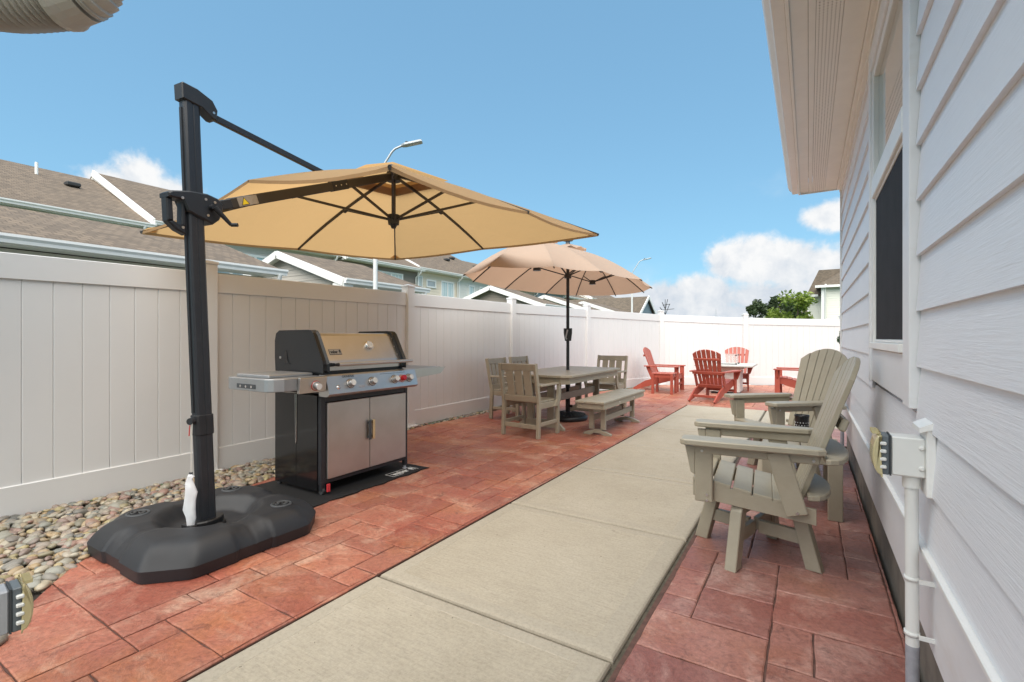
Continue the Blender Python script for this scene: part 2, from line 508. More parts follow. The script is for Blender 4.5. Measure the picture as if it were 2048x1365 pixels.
def leaf(name, a, b):
    t = NT(name)
    rnd = t.attr('rnd')
    t.color(t.ramp(rnd, [(0.0, a), (1.0, b)])); t.set(rough=0.55)
    tr = t.n.new('ShaderNodeBsdfTranslucent'); t.link(t.ramp(rnd, [(0, a), (1, b)]), tr.inputs[0])
    mx = t.n.new('ShaderNodeMixShader'); mx.inputs[0].default_value = 0.3
    t.link(t.p.outputs[0], mx.inputs[1]); t.link(tr.outputs[0], mx.inputs[2]); t.link(mx.outputs[0], t.n['Material Output'].inputs[0])


leaf('leaf_dark', (0.035, 0.06, 0.025), (0.075, 0.11, 0.04))
leaf('leaf_bright', (0.12, 0.19, 0.025), (0.26, 0.33, 0.05))
leaf('leaf_shrub', (0.035, 0.085, 0.035), (0.09, 0.17, 0.075))

# ------------------------------------------------------------------ mesh helpers
I4 = Matrix.Identity(4)


def T(x=0, y=0, z=0): return Matrix.Translation((x, y, z))
def RZ(a): return Matrix.Rotation(a, 4, 'Z')
def RX(a): return Matrix.Rotation(a, 4, 'X')
def RY(a): return Matrix.Rotation(a, 4, 'Y')


class MB:
    def __init__(self):
        self.v, self.f, self.s = [], [], []

    def add(self, vs, fs, M=None, smooth=False):
        o = len(self.v)
        if M is not None: vs = [M @ Vector(p) for p in vs]
        self.v.extend([tuple(p) for p in vs])
        self.f.extend([tuple(i + o for i in f) for f in fs])
        self.s.extend([smooth] * len(fs))
        return self

    def box(self, c, size, M=None, b=0.0):
        hx, hy, hz = size[0] / 2, size[1] / 2, size[2] / 2
        b = min(b, hx * 0.45, hy * 0.45, hz * 0.45)
        cx, cy, cz = c
        if b <= 0:
            vs = [(cx + sx * hx, cy + sy * hy, cz + sz * hz) for sx in (-1, 1) for sy in (-1, 1) for sz in (-1, 1)]
            fs = [(0, 1, 3, 2), (4, 6, 7, 5), (0, 4, 5, 1), (2, 3, 7, 6), (0, 2, 6, 4), (1, 5, 7, 3)]
            return self.add(vs, fs, M)
        vs, idx = [], {}
        for sx in (-1, 1):
            for sy in (-1, 1):
                for sz in (-1, 1):
                    for a in range(3):
                        p = [sx * (hx - b), sy * (hy - b), sz * (hz - b)]
                        p[a] = (sx * hx, sy * hy, sz * hz)[a]
                        idx[(sx, sy, sz, a)] = len(vs)
                        vs.append((cx + p[0], cy + p[1], cz + p[2]))
        fs = []
        S = (-1, 1)
        for s in S:
            q = [idx[(s, -1, -1, 0)], idx[(s, 1, -1, 0)], idx[(s, 1, 1, 0)], idx[(s, -1, 1, 0)]]
            fs.append(q if s > 0 else q[::-1])
            q = [idx[(-1, s, -1, 1)], idx[(-1, s, 1, 1)], idx[(1, s, 1, 1)], idx[(1, s, -1, 1)]]
            fs.append(q if s > 0 else q[::-1])
            q = [idx[(-1, -1, s, 2)], idx[(1, -1, s, 2)], idx[(1, 1, s, 2)], idx[(-1, 1, s, 2)]]
            fs.append(q if s > 0 else q[::-1])
        for s1 in S:
            for s2 in S:
                fs.append([idx[(s1, s2, -1, 0)], idx[(s1, s2, -1, 1)], idx[(s1, s2, 1, 1)], idx[(s1, s2, 1, 0)]][:: (1 if s1 * s2 > 0 else -1)])
                fs.append([idx[(s1, -1, s2, 0)], idx[(s1, 1, s2, 0)], idx[(s1, 1, s2, 2)], idx[(s1, -1, s2, 2)]][:: (1 if s1 * s2 > 0 else -1)])
                fs.append([idx[(-1, s1, s2, 1)], idx[(-1, s1, s2, 2)], idx[(1, s1, s2, 2)], idx[(1, s1, s2, 1)]][:: (1 if s1 * s2 > 0 else -1)])
        for sx in S:
            for sy in S:
                for sz in S:
                    q = [idx[(sx, sy, sz, 0)], idx[(sx, sy, sz, 1)], idx[(sx, sy, sz, 2)]]
                    fs.append(q if sx * sy * sz > 0 else q[::-1])
        return self.add(vs, fs, M)

    def beam(self, p0, p1, w, h, up=(0, 0, 1), b=0.0):
        """box from p0 to p1, h along 'up', w across"""
        p0, p1 = Vector(p0), Vector(p1)
        d = p1 - p0; L = d.length; d.normalize()
        up = Vector(up); side = d.cross(up)
        if side.length < 1e-6: side = d.cross(Vector((1, 0, 0)))
        side.normalize(); u = side.cross(d)
        M = Matrix((d, side, u)).transposed().to_4x4(); M.translation = (p0 + p1) / 2
        return self.box((0, 0, 0), (L, w, h), M, b)

    def cyl(self, p0, p1, r0, r1=None, n=12, caps=True, smooth=True):
        r1 = r0 if r1 is None else r1
        p0, p1 = Vector(p0), Vector(p1)
        d = (p1 - p0).normalized()
        a = d.orthogonal().normalized(); b = d.cross(a)
        vs = []
        for p, r in ((p0, r0), (p1, r1)):
            for i in range(n):
                t_ = 2 * math.pi * i / n
                vs.append(p + a * math.cos(t_) * r + b * math.sin(t_) * r)
        self.add(vs, [(i, (i + 1) % n, n + (i + 1) % n, n + i) for i in range(n)], None, smooth)
        if caps: self.add(vs, [tuple(range(n))[::-1], tuple(range(n, 2 * n))])
        return self

    def tube(self, pts, r, n=8, smooth=True, caps=True):
        pts = [Vector(p) for p in pts]
        rr = r if isinstance(r, (list, tuple)) else [r] * len(pts)
        vs = []
        a = None
        for i, p in enumerate(pts):
            d = (pts[min(i + 1, len(pts) - 1)] - pts[max(i - 1, 0)]).normalized()
            a = d.orthogonal().normalized() if a is None else (a - d * a.dot(d)).normalized()
            b = d.cross(a)
            for k in range(n):
                t_ = 2 * math.pi * k / n
                vs.append(p + a * math.cos(t_) * rr[i] + b * math.sin(t_) * rr[i])
        fs = []
        for i in range(len(pts) - 1):
            for k in range(n):
                fs.append((i * n + k, i * n + (k + 1) % n, (i + 1) * n + (k + 1) % n, (i + 1) * n + k))
        self.add(vs, fs, None, smooth)
        if caps: self.add(vs, [tuple(range(n))[::-1], tuple(range((len(pts) - 1) * n, len(pts) * n))])
        return self

    def prism(self, poly, z0, z1, M=None, ch=0.0):
        """2-d polygon (ccw) extruded along local z; optional chamfer on both caps"""
        n = len(poly)
        if ch > 0:
            ins = inset(poly, ch)
            rings = [[(x, y, z0) for x, y in ins], [(x, y, z0 + ch) for x, y in poly], [(x, y, z1 - ch) for x, y in poly], [(x, y, z1) for x, y in ins]]
        else:
            rings = [[(x, y, z0) for x, y in poly], [(x, y, z1) for x, y in poly]]
        vs = [p for r_ in rings for p in r_]
        fs = [tuple(range(n))[::-1], tuple(range((len(rings) - 1) * n, len(rings) * n))]
        for k in range(len(rings) - 1):
            for i in range(n):
                fs.append((k * n + i, k * n + (i + 1) % n, (k + 1) * n + (i + 1) % n, (k + 1) * n + i))
        return self.add(vs, fs, M)

    def lathe(self, prof, n=24, M=None, smooth=True):
        vs = []
        for r_, z in prof:
            for k in range(n):
                t_ = 2 * math.pi * k / n
                vs.append((r_ * math.cos(t_), r_ * math.sin(t_), z))
        fs = []
        for i in range(len(prof) - 1):
            for k in range(n):
                fs.append((i * n + k, i * n + (k + 1) % n, (i + 1) * n + (k + 1) % n, (i + 1) * n + k))
        self.add(vs, fs, M, smooth)
        self.add(vs, [tuple(range(n))[::-1], tuple(range((len(prof) - 1) * n, len(prof) * n))], M)
        return self

    def mesh(self, name):
        me = bpy.data.meshes.new(name)
        me.from_pydata(self.v, [], self.f)
        me.polygons.foreach_set('use_smooth', self.s)
        me.update()
        return me

    def build(self, name, mat, parent=None, label=None):
        me = self.mesh(name)
        me.materials.append(MATS[mat])
        o = bpy.data.objects.new(name, me)
        COL.objects.link(o)
        if parent is not None: o.parent = parent
        if label: o['label'] = label
        return o


def inset(poly, d):
    n = len(poly); out = []
    for i in range(n):
        p0, p1, p2 = Vector(poly[i - 1]), Vector(poly[i]), Vector(poly[(i + 1) % n])
        a = (p1 - p0); b = (p2 - p1)
        if a.length < 1e-9 or b.length < 1e-9:
            out.append((p1.x, p1.y)); continue
        a.normalize(); b.normalize()
        n1 = Vector((-a.y, a.x)); n2 = Vector((-b.y, b.x))
        k = n1 + n2
        q = k.length_squared
        k = k * (2 / q) if q > 0.3 else n1
        out.append((p1.x + k.x * d, p1.y + k.y * d))
    return out


def tag(o, label=None, cat=None, group=None, kind=None):
    if label: o['label'] = label
    if cat: o['category'] = cat
    if group: o['group'] = group
    if kind: o['kind'] = kind
    return o


def empty(name, loc=(0, 0, 0), rz=0.0):
    o = bpy.data.objects.new(name, None)
    o.empty_display_size = 0.1
    COL.objects.link(o)
    o.location = loc
    o.rotation_euler = (0, 0, rz)
    return o


KIDS = {}


def copy_tree(o, parent=None):
    c = o.copy(); COL.objects.link(c); c.parent = parent
    for ch in list(o.children): copy_tree(ch, c)
    return c


def one(name, mat, parent, fn, *a, **k):
    """single-shape part"""
    m = MB(); getattr(m, fn)(*a, **k)
    return m.build(name, mat, parent)


def text_mesh(body, size, extrude=0.0008, bold=0.0, sx=1.0):
    cu = bpy.data.curves.new('lettering', 'FONT')
    cu.body = body; cu.size = size; cu.extrude = extrude; cu.offset = bold
    cu.align_x = 'CENTER'; cu.align_y = 'CENTER'; cu.resolution_u = 3
    ob = bpy.data.objects.new('lettering', cu)
    COL.objects.link(ob)
    dg = bpy.context.evaluated_depsgraph_get()
    me = bpy.data.meshes.new_from_object(ob.evaluated_get(dg))
    bpy.data.objects.remove(ob)
    bpy.data.curves.remove(cu)
    for v_ in me.vertices: v_.co.x *= sx
    return me


def put_mesh(name, me, mat, parent, M):
    me.transform(M)
    me.materials.clear(); me.materials.append(MATS[mat])
    o = bpy.data.objects.new(name, me); COL.objects.link(o)
    o.parent = parent
    return o


def clip_convex(subject, clip):
    """Sutherland-Hodgman: subject polygon against convex ccw clip polygon"""
    out = list(subject)
    n = len(clip)
    for i in range(n):
        a, b = clip[i], clip[(i + 1) % n]
        inp, out = out, []
        if not inp: break
        def side(p): return (b[0] - a[0]) * (p[1] - a[1]) - (b[1] - a[1]) * (p[0] - a[0])
        for j in range(len(inp)):
            p, q = inp[j - 1], inp[j]
            sp, sq = side(p), side(q)
            if sq >= 0:
                if sp < 0:
                    k = sp / (sp - sq); out.append((p[0] + (q[0] - p[0]) * k, p[1] + (q[1] - p[1]) * k))
                out.append(q)
            elif sp >= 0:
                k = sp / (sp - sq); out.append((p[0] + (q[0] - p[0]) * k, p[1] + (q[1] - p[1]) * k))
    res = []
    for p in out:
        if not res or math.hypot(p[0] - res[-1][0], p[1] - res[-1][1]) > 0.004: res.append(p)
    if len(res) > 2 and math.hypot(res[0][0] - res[-1][0], res[0][1] - res[-1][1]) < 0.004: res.pop()
    return res


def area(poly): return 0.5 * sum(poly[i - 1][0] * poly[i][1] - poly[i][0] * poly[i - 1][1] for i in range(len(poly)))


def inside(p, poly):
    c = False
    for i in range(len(poly)):
        a, b = poly[i - 1], poly[i]
        if (a[1] > p[1]) != (b[1] > p[1]) and p[0] < (b[0] - a[0]) * (p[1] - a[1]) / (b[1] - a[1]) + a[0]: c = not c
    return c


SN, CS = math.sin(YAW), math.cos(YAW)


def camdepth(x, y): return -SN * x + CS * y


def in_view(x, y, margin=0.12):
    d = camdepth(x, y)
    return d > 0.4 and abs((CS * x + SN * y) / d) < 1.066 + margin


# ------------------------------------------------------------------ ground
m = MB(); m.add([(-400, -400, -0.12), (400, -400, -0.12), (400, 400, -0.12), (-400, 400, -0.12)], [(0, 1, 2, 3)])
tag(m.build('ground', 'grass'), kind='structure')
m = MB(); m.box((-7.4, 30, -0.11), (4.6, 120, 0.012)); tag(m.build('alley_road', 'asphalt'), kind='structure')

FENCE = [(-4.66, -0.33, 1.79, 0.0), (-4.66, 2.26, 1.816, 0.005), (-4.66, 4.84, 1.84, 0.02), (-4.64, 7.49, 1.858, 0.02), (-4.30, 10.2, 1.876, 0.015),
         (-3.33, 12.85, 1.845, 0.0), (-1.43, 13.95, 1.755, 0.0), (0.75, 15.27, 1.71, 0.0), (2.9, 16.4, 1.70, 0.0)]

# edge between pebbles and stamped patio, from near to far
EDGE = [(-1.96, -1.6), (-2.05, -0.6), (-2.36, 0.15), (-2.73, 0.55), (-3.07, 0.73), (-3.22, 0.84), (-3.36, 0.955), (-3.47, 1.08), (-3.66, 1.34), (-3.82, 1.75), (-3.96, 2.3), (-4.12, 2.95),
        (-4.32, 3.7), (-4.50, 4.4), (-4.575, 5.0), (-4.53, 5.8), (-4.50, 6.7), (-4.50, 7.5), (-4.34, 8.9), (-4.18, 10.2)]
PATH_L, PATH_R = -1.895, -0.622
PATH_END = 9.15
LAND_Y0 = 7.82
patio_poly_left = EDGE + [(-3.22, 12.78), (-1.38, 13.86), (0.75, 15.15), (2.2, 15.9), (2.2, PATH_END + 0.02), (PATH_L - 0.008, PATH_END + 0.02), (PATH_L - 0.008, -1.6)]
patio_poly_right = [(PATH_R + 0.010, -1.6), (0.335, -1.6), (0.335, 6.6), (2.2, 6.6), (2.2, LAND_Y0 - 0.01), (PATH_R + 0.010, LAND_Y0 - 0.01)]
for P in (patio_poly_left, patio_poly_right):
    if area(P) < 0: P.reverse()


def build_patio():
    base = MB()
    for P in (patio_poly_left, patio_poly_right): base.prism(P, -0.10, -0.0075)
    patio = base.build('patio', 'joint_dark')
    tag(patio, kind='structure')
    U = 0.152
    sizes = [(3, 2), (2, 2), (3, 3), (2, 3), (4, 3), (2, 1), (3, 2), (4, 2), (1, 2), (3, 4), (1, 1), (2, 4)]
    W = [6, 5, 2.5, 4, 1.0, 3, 5, 2.0, 3, 0.7, 0.9, 1.6]
    r = random.Random(21)
    X0, Y0 = PATH_L - 0.02 - U * 20, -1.6
    tiles = []
    for (gx0, nx, ny, polys) in ((PATH_L - 0.03 - U * 20, 20 + 28, 118, (patio_poly_left,)), (PATH_R + 0.03, 19, 64, (patio_poly_right,))):
        used = [[False] * ny for _ in range(nx)]
        for j in range(ny):
            for i in range(nx):
                if used[i][j]: continue
                opts = [(s, w) for s, w in zip(sizes, W) if i + s[0] <= nx and j + s[1] <= ny and not any(used[i + a][j + b] for a in range(s[0]) for b in range(s[1]))]
                s = r.choices([o[0] for o in opts], [o[1] for o in opts])[0] if opts else (1, 1)
                for a in range(s[0]):
                    for b in range(s[1]): used[min(i + a, nx - 1)][min(j + b, ny - 1)] = True
                x0, y0 = gx0 + i * U, Y0 + j * U
                x1, y1 = x0 + s[0] * U, y0 + s[1] * U
                for P in polys:
                    q = clip_convex(P, [(x0, y0), (x1, y0), (x1, y1), (x0, y1)])
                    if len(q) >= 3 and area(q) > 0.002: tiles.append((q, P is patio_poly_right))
    out = []
    for q, brown in tiles:
        cx = sum(p[0] for p in q) / len(q); cy = sum(p[1] for p in q) / len(q)
        if not in_view(cx, cy, 0.35): continue
        # hand-stamped look: wavering outlines
        qq = []
        for i in range(len(q)):
            a, b = q[i], q[(i + 1) % len(q)]
            L = math.hypot(b[0] - a[0], b[1] - a[1]); k = max(1, int(L / 0.06)) if L > 0.06 else 1
            for t_ in range(k):
                f = t_ / k
                jx = 0 if t_ == 0 else r.uniform(-0.0032, 0.0032)
                qq.append((a[0] + (b[0] - a[0]) * f + jx, a[1] + (b[1] - a[1]) * f + (0 if t_ == 0 else r.uniform(-0.0032, 0.0032))))
        d = max(camdepth(cx, cy), 0.5)
        out.append((area(q) / d ** 3, qq, brown))
    out.sort(key=lambda e: -e[0])
    rest = MB(); rnds = []

    def tile(mb, qq):
        g = r.uniform(0.0016, 0.0040)
        dz = r.uniform(-0.0014, 0.0014)
        a = inset(qq, g); b = inset(qq, g + 0.0055)
        n = len(qq)
        cx = sum(p[0] for p in b) / n; cy = sum(p[1] for p in b) / n
        vs = [(x, y, -0.012) for x, y in a] + [(x, y, dz - 0.0035) for x, y in a] + [(x, y, dz + r.uniform(-0.0008, 0.0008)) for x, y in b]
        fs = []
        for k in range(2):
            for i in range(n): fs.append((k * n + i, k * n + (i + 1) % n, (k + 1) * n + (i + 1) % n, (k + 1) * n + i))
        fs.append(tuple(range(2 * n, 3 * n)))
        mb.add(vs, fs)
        return len(fs)
    for k, (sz, qq, brown) in enumerate(out):
        if k < 300:
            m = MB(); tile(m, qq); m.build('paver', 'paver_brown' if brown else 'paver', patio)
        else:
            nf = tile(rest, qq); rnds += [r.random()] * nf
    if rest.f:
        o = rest.build('paver_field', 'paver_far', patio); o['kind'] = 'stuff'
        at = o.data.attributes.new('rnd', 'FLOAT', 'FACE'); at.data.foreach_set('value', rnds)
    return patio


patio = build_patio()


def build_path():
    base = MB()
    base.box(((PATH_L + PATH_R) / 2, 3.4, -0.06), (PATH_R - PATH_L + 0.012, 11.6, 0.08))
    base.box((0.78, (LAND_Y0 + PATH_END) / 2, -0.061), (2.84, PATH_END - LAND_Y0 + 0.02, 0.08))
    path = base.build('concrete_path', 'mortar_edge')
    tag(path, kind='structure')

    def slab(x0, y0, x1, y1, bands, zt):
        # tooled edge: rounded lip, smooth band, broomed centre 1 mm lower
        g = 0.0105
        x0 += g; x1 -= g; y0 += g; y1 -= g
        sm = MB()
        rings = []
        for off, z in ((0, -0.05), (0, zt - 0.016), (0.004, zt - 0.007), (0.011, zt - 0.002), (0.022, zt)):
            rings.append([(x0 + off, y0 + off, z), (x1 - off, y0 + off, z), (x1 - off, y1 - off, z), (x0 + off, y1 - off, z)])
        l, b, rr, tt = bands
        inn = [(x0 + l, y0 + b), (x1 - rr, y0 + b), (x1 - rr, y1 - tt), (x0 + l, y1 - tt)]
        rings.append([(x, y, zt) for x, y in inn])
        rings.append([(x, y, zt - 0.0018) for x, y in inset(inn, 0.003)])
        vs = [p for r_ in rings for p in r_]
        fs = []
        for k in range(6):
            for i in range(4): fs.append((k * 4 + i, k * 4 + (i + 1) % 4, (k + 1) * 4 + (i + 1) % 4, (k + 1) * 4 + i))
        sm.add(vs, fs)
        o = sm.build('path_slab', 'concrete_smooth', path)
        c = [(x, y, zt - 0.0018) for x, y in inset(inn, 0.003)]
        cm = MB(); cm.add(c, [(0, 1, 2, 3)])
        cm.build('broomed_face', 'concrete', o)
    ys = [-2.0, -0.76, 0.49, 1.743, 3.022, 4.21, 5.36, 6.58, 7.82, PATH_END]
    for i in range(len(ys) - 1):
        slab(PATH_L, ys[i], PATH_R, ys[i + 1], (0.085, 0.075, 0.10, 0.075), 0.004 + (i % 3) * 0.0012)
    for a, b in ((PATH_R + 0.004, 0.62), (0.624, 1.9)):
        slab(a, LAND_Y0, b, PATH_END, (0.07, 0.07, 0.07, 0.07), 0.004)


build_path()


def build_pebbles():
    bed_poly = EDGE[:] + [(-4.64, 10.2), (-4.64, -1.6)]
    m = MB(); m.prism(bed_poly if area(bed_poly) > 0 else bed_poly[::-1], -0.11, -0.018)
    bed = m.build('pebble_bed', 'soil'); tag(bed, kind='structure')
    r = random.Random(5)
    # a few stone shapes
    shapes = []
    for k in range(10):
        bm = bmesh.new()
        bmesh.ops.create_icosphere(bm, subdivisions=2, radius=0.5)
        ph = [r.uniform(0, 6) for _ in range(6)]
        for v_ in bm.verts:
            c = v_.co
            d = 1 + 0.10 * math.sin(c.x * 4 + ph[0]) + 0.09 * math.sin(c.y * 5 + ph[1]) + 0.07 * math.sin(c.z * 5 + ph[2]) + 0.05 * math.sin(c.x * 8 + c.y * 6 + ph[3])
            v_.co = c * d
        me = bpy.data.meshes.new('pebble'); bm.to_mesh(me); bm.free()
        for p in me.polygons: p.use_smooth = True
        me.materials.append(MATS['pebble'])
        shapes.append(me)
    spots = []
    s = 0.047
    for layer, (dz, jit, keep) in enumerate(((0.0, 0.5, 1.0), (0.016, 0.5, 0.75))):
        y = -0.4
        while y < 10.0:
            x = -4.60
            while x < -2.0:
                px, py = x + r.uniform(-jit, jit) * s + layer * 0.02, y + r.uniform(-jit, jit) * s
                if inside((px, py), bed_poly) and in_view(px, py, 0.1) and r.random() < keep:
                    big = r.random() < 0.10
                    L = r.uniform(0.078, 0.105) if big else r.uniform(0.042, 0.078)
                    spots.append((px, py, -0.014 + dz + r.uniform(-0.006, 0.008), L, L * r.uniform(0.60, 0.85), L * r.uniform(0.36, 0.55)))
                x += s
            y += s
    spots.sort(key=lambda q: -(q[3] / max(camdepth(q[0], q[1]), 0.5) + (0.004 if q[2] > 0 else 0)))
    rest = MB(); rnds = []
    for k, (x, y, z, a, b, c) in enumerate(spots):
        me = r.choice(shapes)
        rot = Matrix.Rotation(r.gauss(0.0, 0.7), 4, 'Z') @ RX(r.uniform(-0.35, 0.35)) @ RY(r.uniform(-0.3, 0.3))
        M = T(x, y, z) @ rot @ Matrix.Diagonal((a, b, c, 1))
        if k < 300:
            o = bpy.data.objects.new('pebble', me); COL.objects.link(o); o.parent = bed; o.matrix_local = M
        else:
            rest.add([v_.co for v_ in me.vertices], [tuple(p.vertices) for p in me.polygons], M, True)
            rnds += [r.random()] * len(me.polygons)
    o = rest.build('pebble_field', 'pebble_far', bed); o['kind'] = 'stuff'
    at = o.data.attributes.new('rnd', 'FLOAT', 'FACE'); at.data.foreach_set('value', rnds)


build_pebbles()


# ------------------------------------------------------------------ fence
def build_fence():
    f = empty('vinyl_fence', (FENCE[0][0], FENCE[0][1], 0))
    tag(f, 'white vinyl privacy fence curving around the whole patio', 'fence')
    ox, oy = FENCE[0][0], FENCE[0][1]
    pw = 0.127
    for i, (x, y, zt, zb) in enumerate(FENCE):
        if i < len(FENCE) - 1: d = Vector((FENCE[i + 1][0] - x, FENCE[i + 1][1] - y))
        if i > 0:
            e = Vector((x - FENCE[i - 1][0], y - FENCE[i - 1][1])).normalized()
            d = d.normalized() + e
        a = math.atan2(d.y, d.x)
        M = T(x - ox, y - oy, 0) @ RZ(a)
        m = MB(); m.box((0, 0, (zb + zt + 0.075) / 2 - 0.02), (pw, pw, zt + 0.075 - zb + 0.04), M, 0.004)
        p = m.build('post', 'vinyl', f)
        c = MB(); h = zt + 0.075
        c.box((0, 0, h + 0.012), (pw + 0.014, pw + 0.014, 0.024), M, 0.003)
        s = pw / 2
        c.add([(-s, -s, h + 0.024), (s, -s, h + 0.024), (s, s, h + 0.024), (-s, s, h + 0.024), (0, 0, h + 0.045)], [(0, 1, 4), (1, 2, 4), (2, 3, 4), (3, 0, 4)], M)
        c.build('post_cap', 'vinyl', p)
        b = MB(); b.box((0, 0, zb + 0.005), (pw + 0.07, pw + 0.07, 0.022), M, 0.006)
        b.build('post_base', 'vinyl', p)
    for i in range(len(FENCE) - 1):
        x0, y0, t0, b0 = FENCE[i]; x1, y1, t1, b1 = FENCE[i + 1]
        p0, p1 = Vector((x0 - ox, y0 - oy)), Vector((x1 - ox, y1 - oy))
        d = (p1 - p0); L = d.length; d.normalize(); nrm = Vector((-d.y, d.x))
        s0, s1 = pw / 2 - 0.004, L - pw / 2 + 0.004

        def rail(za0, za1, zb0, zb1, w, name):
            vs = []
            ch = 0.004
            for s_, za, zb_ in ((s0, za0, zb0), (s1, za1, zb1)):
                q = p0 + d * s_
                for (o_, z) in ((-w / 2, za + ch), (-w / 2 + ch, za), (w / 2 - ch, za), (w / 2, za + ch), (w / 2, zb_ - ch), (w / 2 - ch, zb_), (-w / 2 + ch, zb_), (-w / 2, zb_ - ch)):
                    vs.append((q.x + nrm.x * o_, q.y + nrm.y * o_, z))
            fs = [(k, (k + 1) % 8, 8 + (k + 1) % 8, 8 + k) for k in range(8)] + [tuple(range(8))[::-1], tuple(range(8, 16))]
            m = MB(); m.add(vs, fs); m.build(name, 'vinyl', f)
        rh = 0.178
        rail(t0 - rh, t1 - rh, t0, t1, 0.050, 'top_rail')
        rail(b0 - 0.012, b1 - 0.012, b0 + 0.205, b1 + 0.205, 0.050, 'bottom_rail')
        bw = 0.1645
        nb = int(round((s1 - s0) / bw)); bw = (s1 - s0) / nb
        for k in range(nb):
            sa, sb = s0 + k * bw + 0.0012, s0 + (k + 1) * bw - 0.0012
            fr = (k + 0.5) / nb
            zt = t0 + (t1 - t0) * fr - 0.04; zb = b0 + (b1 - b0) * fr + 0.15
            th, ch = 0.022, 0.0035
            prof = [(sa, -th / 2 + ch), (sa + ch, -th / 2), (sb - ch, -th / 2), (sb, -th / 2 + ch), (sb, th / 2 - ch), (sb - ch, th / 2), (sa + ch, th / 2), (sa, th / 2 - ch)]
            m = MB(); poly = []
            for (s_, o_) in prof:
                q = p0 + d * s_ + nrm * o_; poly.append((q.x, q.y))
            m.prism(poly, zb, zt); m.build('board', 'vinyl', f)
        m = MB()                              # tongue strip seen in the joints
        m.beam((*(p0 + d * s0), (t0 + b0) / 2 + 0.05), (*(p0 + d * s1), (t1 + b1) / 2 + 0.05), 0.008, min(t0, t1) - 0.45)
        m.build('tongue_strip', 'vinyl', f)


build_fence()

# ------------------------------------------------------------------ clubhouse on the right
HX = 0.305          # siding face
HY1 = 6.45          # far corner
HY0 = -3.5
RV = 0.182
WY0, WY1 = 2.19, 3.28     # window opening along the wall
WZ0, WZ1 = 1.165, 2.68


